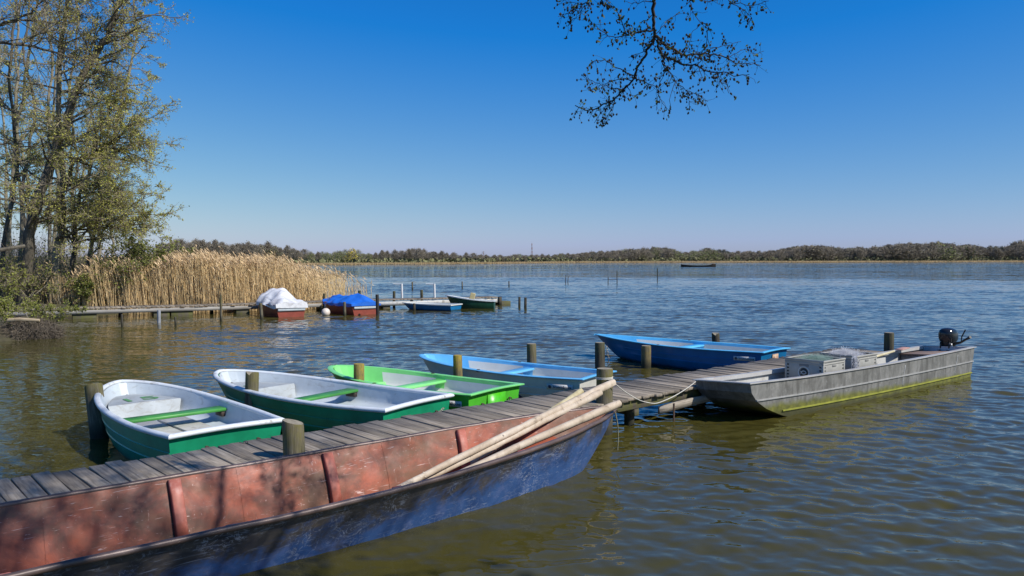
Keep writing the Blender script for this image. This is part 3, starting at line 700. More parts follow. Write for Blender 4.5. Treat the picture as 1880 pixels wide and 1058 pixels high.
def near_alder():
    rng = np.random.default_rng(77)
    base = np.array([6.9, -1.0, .3])
    root = empty('alder_tree', base, label='near alder whose bare branch with dark cones hangs into the top of the photo', cat='tree')
    tb = MB(); cb = MB(); lb = MB()
    done = []          # 3D points so far
    allp = []
    for pp, r in BR:
        q = np.array(pp, float)
        if done:
            P = np.concatenate(done); d2 = np.sum((P[:, :2] - q[0]) ** 2, 1); i = int(d2.argmin())
            dep = P[i, 2] if d2[i] < 400 else 4.75 + rng.normal() * .2
        else: dep = 4.75
        seg = np.linalg.norm(np.diff(q, axis=0), axis=1); s = np.concatenate([[0], np.cumsum(seg)])
        m = max(4, int(s[-1] / 6)); S = np.linspace(0, s[-1], m)
        x = np.interp(S, s, q[:, 0]); y = np.interp(S, s, q[:, 1])
        slope = rng.uniform(-.004, .004); D = dep + slope * S + .01 * np.cumsum(rng.normal(size=m)) * .6
        done.append(np.stack([x, y, D], 1))
        W = np.stack([(x - CX) / FPX * D, D, CAM_H - (y - HY) * D / FPX], 1) - base
        W[1:-1] += rng.normal(size=(m - 2, 3)) * .004
        rad = np.maximum(.0016, r * (1 - .8 * np.linspace(0, 1, m) ** .7)); tb.tube(W, rad, 5)
        if r < .012: allp.append(W)
        else: allp.append(W[m // 3:])
    # fine twigs with cones and young leaves
    P0 = np.concatenate([w[:-1] for w in allp]); T0 = np.concatenate([np.diff(w, axis=0) for w in allp]); T0 /= np.linalg.norm(T0, axis=1)[:, None] + 1e-9
    k = rng.integers(0, len(P0), 780)
    sd = rng.normal(size=(len(k), 3)); d = T0[k] * .6 + sd * .7 + np.array([0, 0, -.25])
    n1, r1 = branches(P0[k], d, rng.uniform(.03, .11, len(k)), np.full(len(k), .0015), 3, .3, (0, 0, -.25), rng); emit(tb, n1, np.maximum(r1, .0009), 3)
    tips = np.concatenate([n1[:, 3], n1[:, 2][rng.uniform(0, 1, len(n1)) < .5]])
    ck = tips[rng.uniform(0, 1, len(tips)) < .8]
    ph = np.linspace(0, 6.28, 6, endpoint=False)
    vv = []; ff = []
    for c in ck:                                        # small egg shaped cones
        ax = np.array([rng.normal() * .35, rng.normal() * .35, -1]); ax /= np.linalg.norm(ax); u = np.cross(ax, [1, 0, 0]); u /= np.linalg.norm(u); v = np.cross(ax, u)
        L = rng.uniform(.012, .020)
        rings = [c + ax * L * t + (np.cos(ph)[:, None] * u + np.sin(ph)[:, None] * v) * L * .36 * rr for t, rr in ((-.5, .35), (-.2, 1), (.2, .95), (.5, .3))]
        cb.loft(rings, closed=True, cap0=True, cap1=True)
    lk = n1[:, 1:].reshape(-1, 3); lk = lk[rng.uniform(0, 1, len(lk)) < .30]; leaves(lb, lk + rng.normal(size=lk.shape) * .008, .025, rng, 1, 0, .5)
    # the limb the branch hangs from, the trunk and the crown above the frame
    hang = at(1196, 4.75, zat(-60, 4.75)) - base
    limb = [np.array([.05, .05, 4.0]), np.array([-1.2, 1.3, 4.6]), np.array([-2.9, 3.0, 5.2]), np.array([-4.4, 4.6, 4.9]), hang + (.35, -.1, .9), hang + (.05, 0, .35), hang]
    tb.tube(limb, [.06, .045, .032, .026, .022, .019, .017], 8)
    for pp, r in BR:                                    # the other hanging twigs start from the limb as well
        if pp[0][1] < -20 and r < .012:
            e = at(pp[0][0], 4.75, zat(pp[0][1], 4.75)) - base; tb.tube([e, e + (hang - e) * .5 + (0, 0, .35), hang + (.2, -.05, .62)], [r, .008, .014], 5)
    trunk = np.array([[0, 0, -.3], [.05, .05, 2], [-.1, .25, 4.5], [-.3, .5, 7], [-.6, .9, 9.5], [-.8, 1.2, 12]])
    tb.tube(trunk, [.26, .2, .17, .13, .09, .04], 10, jit=.05)
    P, d, t, rp, _ = spawn(trunk[None], np.array([[.26, .2, .17, .13, .09, .04]]), 17, .48, 1.2, rng, .4)
    d = d * .55 + np.array([-.8, .95, .05]) * rng.uniform(.6, 1.4, 17)[:, None]
    L = rng.uniform(2.0, 4.0, 17); n1, r1 = branches(P, d, L, np.full(17, .04), 7, .14, (0, 0, .1), rng); emit(tb, n1, r1, 5)
    p, d, t, rp, _ = spawn(n1, r1, 9, .2, .8, rng, .5); n2, r2 = branches(p, d, np.repeat(L, 9) * .32, np.full(len(p), .014), 5, .2, (0, 0, 0), rng); emit(tb, n2, r2, 3)
    p, d, t, rp, _ = spawn(n2, r2, 7, .1, .8, rng, .6); n3, r3 = branches(p, d, np.full(len(p), .35), np.full(len(p), .006), 3, .25, (0, 0, 0), rng); emit(tb, n3, r3, 3)
    c = n3[:, 1:].reshape(-1, 3); leaves(lb, c + rng.normal(size=c.shape) * .05, .085, rng, 1, 0, .7)
    tb.build('trunk', m_nbark, root, 60); cb.build('cones', m_cone, root, 60); lb.build('leaves', m_nleaf, root)
near_alder()
# ------------------------------------------------------------------ dock, frame: a along the dock, n across it towards the open water
DA = np.array([.745, .667, 0]); DN = np.array([.667, -.745, 0])
def dk(u, v, z): return DA * u + DN * v + np.array([0, 0, z])
M_D = np.stack([DA, -DN, [0, 0, 1]], 1)          # columns: local x, y, z
m_deck = wood('deck_planks', (.11, .090, .070), (.245, .205, .158), (.37, .315, .25), 1, 2.2, .33, marks=True)
m_beam = wood('dock_beam', (.045, .038, .03), (.10, .085, .068), (.16, .14, .11), 0, 3, .2, moss=(.10, .10, .03))
m_pale = wood('pale_board', (.16, .13, .10), (.33, .285, .225), (.46, .41, .34), 0, 4, .2)
m_post = wood('post_wood', (.050, .042, .030), (.135, .115, .080), (.24, .21, .15), 2, 3, .25, moss=(.13, .115, .035), mz=(.1, .6), wet=True)
m_postd = wood('dark_post', (.022, .019, .015), (.065, .056, .043), (.12, .105, .08), 2, 3, .25, moss=(.08, .085, .03), mz=(.3, .7), wet=True)
m_posty = wood('lichen_post', (.06, .05, .03), (.15, .125, .07), (.24, .20, .11), 2, 3, .2, moss=(.36, .25, .022), mz=(.1, .62), wet=True)
m_postt = simple('post_end_grain', [(.3, (.16, .135, .095)), (.55, (.27, .235, .17)), (.8, (.36, .32, .24))], 14, rough=.9, bscale=40, bstr=.5)
m_postty = simple('post_end_lichen', [(.3, (.20, .15, .04)), (.6, (.36, .25, .04)), (.8, (.30, .25, .12))], 16, rough=.9)
m_iron = simple('rusty_iron', [(.3, (.05, .032, .025)), (.7, (.13, .075, .05))], 12, rough=.75)

def dock():
    rng = np.random.default_rng(2)
    U0, U1, VF, VB = -2.6, 15.05, -6.31, -7.24
    o = dk(0, (VF + VB) / 2, 0)
    root = empty('dock', o, (0, 0, math.atan2(DA[1], DA[0])), 'grey weathered plank dock running between the moored boats out onto the lake', 'dock')
    W = VF - VB
    mb = MB(); u = U0
    while u < U1:
        w = .136 + rng.uniform(-.006, .006)
        t = rng.normal() * .004
        Mx = Matrix.Rotation(rng.normal() * .006, 3, 'X') @ Matrix.Rotation(rng.normal() * .008, 3, 'Z') @ Matrix.Rotation(rng.normal() * .012, 3, 'Y')
        ln = W + rng.uniform(-.03, .035)
        mb.box((u + w / 2, rng.normal() * .012, .362 + t), (w - .010, ln, .036), np.array(Mx), bev=.004)
        u += w
    mb.build('deck', m_deck, root)
    for y in (-W / 2 + .09, W / 2 - .09):
        mb = MB(); mb.box(((U0 + U1) / 2, y, .28), (U1 - U0 - .1, .08, .12), bev=.006)
        mb.build('beam', m_beam, root)
    u = .6
    while u < U1:
        for y in (-W / 2 + .17, W / 2 - .17):
            mb = MB(); mb.tube([(u, y, -.6), (u, y, .24)], .065, 9, jit=.04); mb.build('pile', m_postd, root, 50)
        mb = MB(); mb.box((u, 0, .175), (.09, W - .1, .09), bev=.005); mb.build('cross_beam', m_beam, root)
        u += 2.4
    # sagging pale waling board below the near edge
    a = np.linspace(0, 1, 10)
    mb = MB(); P = [(8.15 + 2.0 * t, -W / 2 - .02 - .03 * math.sin(t * 3), .165 + .055 * t + .02 * math.sin(t * 5)) for t in a]
    rings = [[(p[0], p[1] - .02, p[2] - .05 * (1 - .5 * t ** 4)), (p[0], p[1] - .02, p[2] + .05 * (1 - .3 * t ** 4)), (p[0], p[1] + .012, p[2] + .05 * (1 - .3 * t ** 4)), (p[0], p[1] + .012, p[2] - .05 * (1 - .5 * t ** 4))] for p, t in zip(P, a)]
    mb.loft(rings, closed=True, cap0=True, cap1=True); mb.build('waling_board', m_pale, root)
    mb = MB(); mb.tube([(8.42, -W / 2 - .055, -.3), (8.42, -W / 2 - .055, .23)], .014, 6); mb.build('iron_rod', m_iron, root, 50)
dock()

def post(label, x, D, ztop, r, mat=m_post, top=m_postt, lean=(0, 0), slant=.0, seed=0, name='mooring_post', group='mooring posts around the dock', n=14, notch=False):
    rng = np.random.default_rng(seed + int(1000 * r)); h = ztop + .7
    lean = (lean[0] + rng.normal() * .02, lean[1] + rng.normal() * .02)
    mb = MB(); zs = [-.7, -.3, 0, .25 * ztop, .5 * ztop, .75 * ztop, ztop - .025, ztop - .006]
    a = np.linspace(0, 2 * np.pi, n, endpoint=False); jt = 1 + .03 * np.sin(2 * a + seed) + .02 * np.sin(3 * a + 1.7 * seed) + .012 * rng.normal(size=n)
    rings = []
    for i, z in enumerate(zs):
        rr = r * jt * (1.06 - .06 * i / 7) * (1 if i < 7 else .955) * (1 + .006 * rng.normal(size=n))
        zz = np.full(n, z)
        if i >= 6:
            zz = z + slant * np.cos(a + seed)
            if notch: zz = zz - .05 * np.exp(-((a - 4.4) / .5) ** 2)
        rings.append(np.stack([rr * np.cos(a) + lean[0] * z, rr * np.sin(a) + lean[1] * z, zz], 1))
    mb.loft(rings, 0, closed=True)
    c = np.mean(rings[-1], 0); b = mb.n
    mb.add([*rings[-1], c + (0, 0, .002)], [(j, (j + 1) % n, n) for j in range(n)], 1)
    o = mb.build(name, [mat, top], None, 45, (x, D, 0)); tag(o, label, 'post', group); return o
post('leaning grey post standing in the water left of the white boat marked 15', -4.86, 9.32, .63, .095, lean=(.0, .03), slant=.02, seed=1)
bpy.data.objects['mooring_post'].rotation_euler = (0, R(-6.5), 0)
post('notched mossy post between the two white and green boats', -3.27, 9.9, .70, .08, seed=2, notch=True, slant=.015)
post('stout pale post at the near dock edge behind the red barge', -1.865, 6.83, .70, .094, seed=3, slant=.022, lean=(-.04, 0))
post('yellow lichened post in front of the lime green boat\'s bow', -2.11, 10.9, .67, .073, m_posty, m_postty, seed=4)
post('yellow lichened post between the lime boat and the light blue boat', -.79, 11.7, .69, .068, m_posty, m_postty, seed=5)
post('dull brown post in the water behind the light blue and white boat', .344, 13.6, .66, .082, m_post, seed=6)
post('dark post with a hanging chain at the bow of the darker blue boat', 1.5, 13.5, .69, .082, m_postd, seed=7)
post('thick post on the dock by the pole ends with the white rope tied round it', 1.107, 9.52, .79, .094, m_post, seed=8)
post('post with a yellow patch standing in front of the darker blue boat', 2.585, 15.3, .44, .09, m_posty, seed=9, lean=(0, 0))
post('short split dark post behind the darker blue boat', 4.38, 17.0, .53, .082, m_postd, seed=10, notch=True)
post('dark post beside the stern of the grey work boat near the end of the dock', 7.12, 15.0, .72, .088, m_postd, seed=11)

# ------------------------------------------------------------------ rowing boats
def rowboat(name, label, mid, ang, L, B, Bt, zt, zb, mats, style, heel=0, group='rowing boats moored behind the dock', trim=0):
    """local x from transom to bow, y to port"""
    root = empty(name, (mid[0], mid[1], 0), (heel, trim, ang), label, 'rowing boat', group)
    blunt = style != 'sharp'
    ts = np.concatenate([np.linspace(0, .72, 14)[:-1], .72 + .28 * np.sin(np.linspace(0, np.pi / 2, 16))])
    def beam(t):
        if t < .32: return Bt / 2 + (B - Bt) / 2 * math.sin(t / .32 * math.pi / 2)
        q = (t - .32) / .68
        if blunt: return B / 2 * max(0, 1 - q ** 2.5) ** .62
        return B / 2 * max(0, 1 - q ** 2.0) ** .92
    def sheer(t): return zt + (zb - zt) * t ** 1.6 - .03 * math.sin(t * math.pi)
    over = .42 if blunt else .62
    SEC = [(1.0, 1.0), (.985, .80), (.972, .66), (.985, .645), (.955, .42), (.968, .40), (.91, .14), (.80, -.15), (.55, -.30), (0, -.42)]
    def op(t, yf, f, d=0.0):
        b = max(0, beam(t) - d); z = sheer(t)
        zz = f * z if f > 0 else f * .28
        x = L * t - over * t ** 3 * (1 - f) ** 1.15 + .05 * (1 - t) ** 6 * (1 - f)
        y = b * yf * (1 - .42 * max(0, t) ** 3 * (1 - f))
        return (x, y, zz)
    def ring(t, sec, d=0, xs=None):
        a = [op(t, *s, d) for s in sec]; r = a + [(x, -y, z) for x, y, z in a[-2::-1]]
        return np.array(r)
    mh, ml, mr, mth = mats['hull'], mats['liner'], mats['rim'], mats['seat']
    mb = MB(); rings = [ring(t, SEC) for t in ts]; mb.loft(rings)
    k = len(rings[0]); mb.add(rings[0], [tuple(range(k))])
    mb.build('hull', mh if not isinstance(mh, list) else mh, root, 35)
    # inside
    ti = np.concatenate([[.014], ts[1:-1], [.988]]); IN = [(1.0, 1.0), (.98, .90), (.962, .72), (.945, .60), (.90, .52), (.75, .49), (0, .49)]
    if blunt: ti = np.concatenate([ti[:-2], [.965, .982, .988]])
    def iring(t):
        r = ring(t, IN, .04); r[:, 0] -= .05 * t; return r
    rings = [iring(t) for t in ti]; kk = len(rings[0])
    if style == 'plain':
        fm = 0
    else:
        nk = kk - 1
        def fm(i, j):
            jj = min(j, nk - 1 - j); t = ti[i]
            if jj == 0: return 1
            if t > .80 or t < .03 or .42 < t < .49: return 1 if jj <= 2 else 0
            return 0
    mb = MB(); mb.loft(rings, fm)
    mb.add(rings[0], [tuple(range(kk - 1, -1, -1))], 0 if style == 'plain' else 1)
    mb.add(rings[-1], [tuple(range(kk))], 0 if style == 'plain' else 1)
    mb.build('liner', [ml, mr], root, 50)
    # gunwale
    tp = np.concatenate([np.linspace(0, .72, 14), .72 + .28 * np.sin(np.linspace(.13, np.pi / 2, 18))])
    port = [np.array([L * t, beam(t) - .012, sheer(t)]) for t in tp]; star = [p * (1, -1, 1) for p in port[-2::-1]]
    if not blunt: pass
    path = port + star
    tr = [np.array([-.012, y, zt + .012 * math.cos(y / Bt * math.pi)]) for y in np.linspace(-Bt / 2 + .05, Bt / 2 - .05, 9)]
    path[0] = path[0] + (-.012, 0, 0); path[-1] = path[-1] + (-.012, 0, 0)
    if style == 'plain': a = np.linspace(0, 2 * np.pi, 10, endpoint=False); prof = [(.036 * math.cos(x), .002 + .027 * math.sin(x)) for x in a]
    else: prof = [(-.042, -.008), (-.045, .004), (-.038, .010), (.030, .010), (.036, .004), (.036, -.022), (.030, -.024), (.026, -.008)]
    mb = MB(); mb.sweep(path + tr, prof, closed=True); mb.build('gunwale', mr, root, 60)
    # thwart
    def inner(x, f): 
        t = x / L; return max(.02, (beam(t) - .04) * np.interp(f, [.49, .52, .60, .72, .90, 1], [.75, .90, .945, .962, .98, 1]))
    xt = .455 * L; zth = .84 * sheer(.45)
    mb = MB(); hw = inner(xt, .84) - .004; mb.box((xt, 0, zth), (.20, 2 * hw, .035), bev=.008); th = mb.build('thwart', mth, root)
    if style == 'plain':
        for s in (-1, 1):
            mb = MB(); mb.box((xt, s * (hw - .035), zth - .05), (.17, .05, .06), bev=.005); mb.build('bracket', mats['dark'], th)
    # bow seat / deck
    x0 = .72 * L if style == 'plain' else .76 * L; zs = (.82 if style == 'plain' else .62) * sheer(.78)
    xs = np.linspace(x0, .965 * L - over * .28, 12)
    def bw(x): 
        t = min(.985, (x + .11) / L); f = .6; return max(.015, (beam(t) - .04) * (.962 if style == 'plain' else .955) * (1 - .42 * t ** 3 * .4) - .004)
    if style != 'plain':
        # side to side seat with rounded face
        pass
    mb = MB(); top = [[(x, bw(x), zs), (x, 0, zs + .006), (x, -bw(x), zs)] for x in xs]
    fl = .50 * sheer(.6); xb = x0 - .10
    face = [[(xb, bw(x0) * .86, fl), (xb, 0, fl), (xb, -bw(x0) * .86, fl)], [(x0 - .015, bw(x0), zs - .02), (x0 - .015, 0, zs - .014), (x0 - .015, -bw(x0), zs - .02)]] 
    mb.loft(face + top); mb.build('bow_seat', m_seatw if style == 'plain' else mth, root, 40)
    # floor boards
    if 'floor' in mats:
        for yy, w in ((-.17, .30), (.17, .30)):
            mb = MB(); zf = .49 * zt + .02
            mb.box((.40 * L, yy, zf), (.44 * L, w, .02), bev=.004); mb.build('floor_board', mats['floor'], root)
        mb = MB(); mb.box((.075 * L, 0, zf + .01), (.10 * L, .60, .03), bev=.004); mb.build('floor_board', mats['floor'], root)
    # mooring eye at the bow and ring bolts on the transom
    if style == 'plain':
        mb = MB(); mb.lathe([(.018, -.01), (.018, .004)], 8); o = mb.build('bow_hole', mats['dark'], root); e = np.array(op(.985, 0, .72)); o.location = e - (.10, 0, -.01); o.rotation_euler = (0, R(-70), 0)
    for y in ((-.3, .22) if style == 'plain' else (-.28, .28)):
        mb = MB(); a = np.linspace(0, 2 * np.pi, 12); mb.tube([(-.03, y + .028 * math.cos(x), zt - .17 + .028 * math.sin(x)) for x in a], .007, 5, cap=False); mb.box((-.012, y, zt - .15), (.02, .03, .03), bev=.004)
        mb.build('ring_bolt', mats['dark'], root, 50)
    return root, dict(L=L, beam=beam, sheer=sheer, zs=zs, x0=x0, op=op, zt=zt, Bt=Bt)

def text(body, size, loc, rot, mat, parent, name='lettering', font_scale=(1, 1)):
    cu = bpy.data.curves.new(name, 'FONT'); cu.body = body; cu.size = size; cu.extrude = .0008; cu.align_x = 'CENTER'; cu.align_y = 'CENTER'
    o = bpy.data.objects.new('t', cu); C.objects.link(o); me = bpy.data.meshes.new_from_object(o.evaluated_get(bpy.context.evaluated_depsgraph_get())); bpy.data.objects.remove(o)
    me.materials.clear(); me.materials.append(mat); o = bpy.data.objects.new(name, me); C.objects.link(o); o.parent = parent
    o.location = loc; o.rotation_euler = rot; o.scale = (font_scale[0], font_scale[1], 1); return o

m_white = paint('weathered_white', (.50, .55, .58), .5, .16, (.22, .20, .16), 6, .56, .55)
m_seatw = paint('greyed_white_seat', (.36, .39, .40), .6, .2, (.20, .18, .14), 7, .5, .6)
m_whiter = paint('white_gunwale', (.66, .69, .71), .45, .15, (.25, .20, .12), 9, .55, .8)
m_green = paint('dark_green_gelcoat', (.012, .27, .13), .3, .25, (.03, .06, .035), 4, .58, .5, waterline=((.02, .045, .02), .02, .10, .8))
m_seatg = paint('green_plank', (.055, .26, .045), .45, .25, (.20, .22, .12), 14, .60, .6)
m_dark = simple('dark_fitting', [(.3, (.02, .016, .012)), (.7, (.07, .045, .03))], 20, rough=.7)
m_floor = paint('worn_floorboard', (.52, .50, .45), .7, .2, (.22, .18, .12), 9, .52, .6)
m_lime = paint('lime_hull', (.085, .48, .035), .3, .2, (.10, .16, .04), 4, .6, .4, waterline=((.03, .05, .015), .02, .08, .8))
m_limer = paint('lime_gunwale', (.22, .68, .20), .3, .15, (.16, .25, .08), 9, .64, .5)
m_cream = paint('cream_liner', (.66, .66, .62), .4, .1, (.30, .27, .2), 5, .6, .4)
m_lbr = paint('light_blue_gunwale', (.14, .46, .78), .3, .15, (.2, .3, .4), 9, .66, .4)
m_lbh = paint('cream_hull', (.64, .62, .55), .35, .12, (.30, .26, .18), 5, .58, .5, waterline=((.06, .06, .03), .02, .07, .8))
m_blh = paint('blue_hull', (.006, .14, .33), .3, .2, (.02, .06, .10), 4, .62, .4, waterline=((.012, .03, .03), .02, .07, .8))
m_blr = paint('bright_blue_gunwale', (.12, .50, .82), .3, .15, (.15, .3, .45), 9, .66, .4)
m_sign = simple('sticker_white', [(.3, (.60, .60, .60)), (.7, (.70, .70, .70))], 20, rough=.5)
m_ink = simple('sticker_ink', [(.3, (.015, .015, .05)), (.7, (.03, .03, .09))], 20, rough=.5)
m_gnum = simple('green_number_paint', [(.3, (.06, .22, .07)), (.7, (.12, .30, .12))], 30, rough=.7)
m_patch = simple('green_patch', [(.3, (.06, .45, .01)), (.7, (.09, .52, .015))], 8, rough=.35)
m_navy = simple('navy_patch', [(.3, (.008, .012, .07)), (.7, (.015, .02, .11))], 8, rough=.4)

def ang(p, q): return math.atan2(q[1] - p[1], q[0] - p[0])
wm = dict(hull=m_green, liner=m_white, rim=m_whiter, seat=m_seatg, dark=m_dark, floor=m_floor)
mid1 = np.array([-2.77, 7.72]); a1 = math.atan2(.725, -.69)
b1, g1 = rowboat('rowing_boat', 'white rowing boat with dark green hull and the number 15 on its bow seat', mid1, a1, 3.16, 1.29, 1.14, .45, .55, wm, 'plain')
mid2 = np.array([-1.07, 9.1]); a2 = math.atan2(.555, -.832)
b2, g2 = rowboat('rowing_boat', 'white rowing boat with dark green hull and a chipped stern, second boat from the left', mid2, a2, 3.62, 1.34, 1.18, .45, .56, {k: v for k, v in wm.items() if k != 'floor'}, 'plain', trim=R(.5))
lm = dict(hull=m_lime, liner=m_cream, rim=m_limer, seat=m_limer, dark=m_dark)
mid3 = np.array([-.21, 10.05]); a3 = math.atan2(.60, -.80)
b3, g3 = rowboat('rowing_boat', 'lime green rowing boat with cream inside', mid3, a3, 3.08, 1.2, 1.05, .45, .50, lm, 'round')
bm = dict(hull=m_lbh, liner=m_cream, rim=m_lbr, seat=m_lbr, dark=m_dark)
mid4 = np.array([1.21, 11.28]); a4 = math.atan2(.57, -.82)
b4, g4 = rowboat('rowing_boat', 'cream hulled rowing boat with light blue gunwale and seats', mid4, a4, 3.28, 1.14, .96, .45, .52, bm, 'round')
um = dict(hull=m_blh, liner=m_cream, rim=m_blr, seat=m_blr, dark=m_dark)
mid5 = np.array([4.76, 14.38]); a5 = math.atan2(.70, -.712)
b5, g5 = rowboat('rowing_boat', 'all blue rowing boat with pointed bow, farthest along the dock', mid5, a5, 4.1, 1.25, 1.0, .45, .47, um, 'sharp')
# lettering and marks
text('15', .40, (g1['x0'] + .22, 0, g1['zs'] + .010), (0, 0, R(-90)), m_gnum, b1, 'number', (1.25, .8))
text('1', .40, (g2['x0'] + .25, .1, g2['zs'] + .010), (0, 0, R(-90)), m_gnum, b2, 'number', (1.1, .8))
def sticker(root, g, x, ln, f):
    p0 = np.array(g['op'](x / g['L'], .980, f)); p1 = np.array(g['op']((x + .1) / g['L'], .980, f)); up = np.array(g['op'](x / g['L'], .998, f + .2))
    tx = -(p1 - p0) / np.linalg.norm(p1 - p0); upv = up - p0; upv -= tx * np.dot(upv, tx); upv /= np.linalg.norm(upv); nn = np.cross(tx, upv)
    if nn[1] < 0: nn = -nn; tx = np.cross(upv, nn)
    Mx = np.stack([tx, upv, nn], 1)
    mb = MB(); mb.box(p0 + nn * .006, (ln, .075, .004), Mx); s = mb.build('name_sticker', m_sign, root)
    E = Matrix(Mx.tolist()).to_euler()
    o = text('brueckBoote', .054, p0 + nn * .0095 + tx * .038, E, m_ink, s)
    mb = MB(); a = np.linspace(0, 2 * np.pi, 12)
    mb.tube([p0 + nn * .0095 - tx * (ln / 2 - .045) + tx * .018 * math.cos(x_) + upv * .018 * math.sin(x_) for x_ in a], .004, 4, cap=False)
    for x_ in (0, 1.05, 2.1): mb.tube([p0 + nn * .0095 - tx * (ln / 2 - .045) + (tx * math.cos(x_) + upv * math.sin(x_)) * q for q in (-.028, .028)], .003, 4)
    mb.build('wheel_emblem', m_ink, s)
for rt, g in ((b3, g3), (b4, g4), (b5, g5)): sticker(rt, g, .30, .40, .72)
def transom_patch(root, g, name, mat, y, wd, z0, z1):
    mb = MB(); mb.box((-.003, y, (z0 + z1) / 2), (.012, wd, z1 - z0)); mb.build(name, mat, root)
transom_patch(b3, g3, 'paint_patch', m_patch, -.02, .36, .05, .40)
transom_patch(b5, g5, 'rust_patch', simple('rust_patch', [(.35, (.30, .12, .05)), (.6, (.55, .40, .28))], 16, rough=.8), -.02, .22, .20, .38)
def side_patch():
    p = np.array(g4['op'](.2, .93, .30)); mb = MB(); q = [np.array(g4['op'](t, yf, f)) + (0, .006, 0) for t, yf, f in ((.13, .955, .42), (.30, .955, .42), (.30, .915, .12), (.13, .915, .12))]
    r_ = [v - (0, .012, 0) for v in q]; mb.add(q + r_, [(0, 1, 2, 3), (7, 6, 5, 4), (0, 3, 7, 4), (1, 5, 6, 2), (0, 4, 5, 1), (3, 2, 6, 7)]); mb.build('navy_panel', m_navy, b4)
side_patch()
for rt, g in ((b3, g3), (b4, g4), (b5, g5)):                         # rowlock sockets
    for s in (-1, 1):
        mb = MB(); mb.lathe([(.03, -.02), (.03, .012), (.018, .016), (.018, .004)], 10); o = mb.build('rowlock', m_dark, rt); t = .52; o.location = (t * g['L'], s * (g['beam'](t) - .01), g['sheer'](t))

# side panels: white recessed fields inside the three newer boats
def links(mb, P, size=.022, r=.0045):
    P = np.asarray(P, float); seg = np.linalg.norm(np.diff(P, axis=0), axis=1); s = np.concatenate([[0], np.cumsum(seg)])
    n = max(3, int(s[-1] / (size * 1.45)))
    for i in range(n):
        u = (i + .5) / n * s[-1]; c = np.array([np.interp(u, s, P[:, k]) for k in range(3)]); d = np.array([np.interp(u + .005, s, P[:, k]) for k in range(3)]) - np.array([np.interp(u - .005, s, P[:, k]) for k in range(3)]); d /= np.linalg.norm(d) + 1e-9
        e = np.cross(d, [0, 0, 1.0]) if abs(d[2]) < .9 else np.array([1., 0, 0]); e /= np.linalg.norm(e); f = np.cross(d, e)
        if i % 2: e = f
        a = np.linspace(0, 2 * np.pi, 9); mb.tube([c + d * size * math.cos(x) + e * size * .6 * math.sin(x) for x in a], r, 4, cap=False)
m_chain = simple('chain_steel', [(.3, (.10, .085, .07)), (.7, (.28, .26, .23))], 30, rough=.5, metal=.7)
def world_of(root, p): 
    M = Matrix.Translation(root.location) @ root.rotation_euler.to_matrix().to_4x4(); return np.array(M @ Vector(p))
def chain(label, P, size=.022):
    mb = MB(); links(mb, P, size); o = mb.build('mooring_chain', m_chain, None, 60); tag(o, label, 'chain', 'mooring chains')
p = world_of(b1, (-.035, .22, .27)); q = dk(np.dot(p, DA) + .22, -7.16, .392); chain('short chain from the boat marked 15 onto the dock, nearer the camera', [p, (p + q) / 2 + (0, 0, -.01), q])
p = world_of(b1, (-.035, -.3, .27)); q = p + np.array([-.09, .02, -.16]); chain('loop of chain at the right of the stern of the boat marked 15', [p, (p + q) / 2 + (-.03, 0, -.02), q])
p = world_of(b2, (-.035, -.42, .33)); q = world_of(b2, (-.045, .15, .24)); chain('long chain slung across the stern of the second white boat', [p, (p + q) / 2 + (0, -.015, -.07), q], .02)
chain('dark chain hanging from the post by the bow of the darker blue boat', [(1.60, 13.46, .62), (1.64, 13.47, .40), (1.63, 13.47, .18), (1.66, 13.47, .02)], .03)
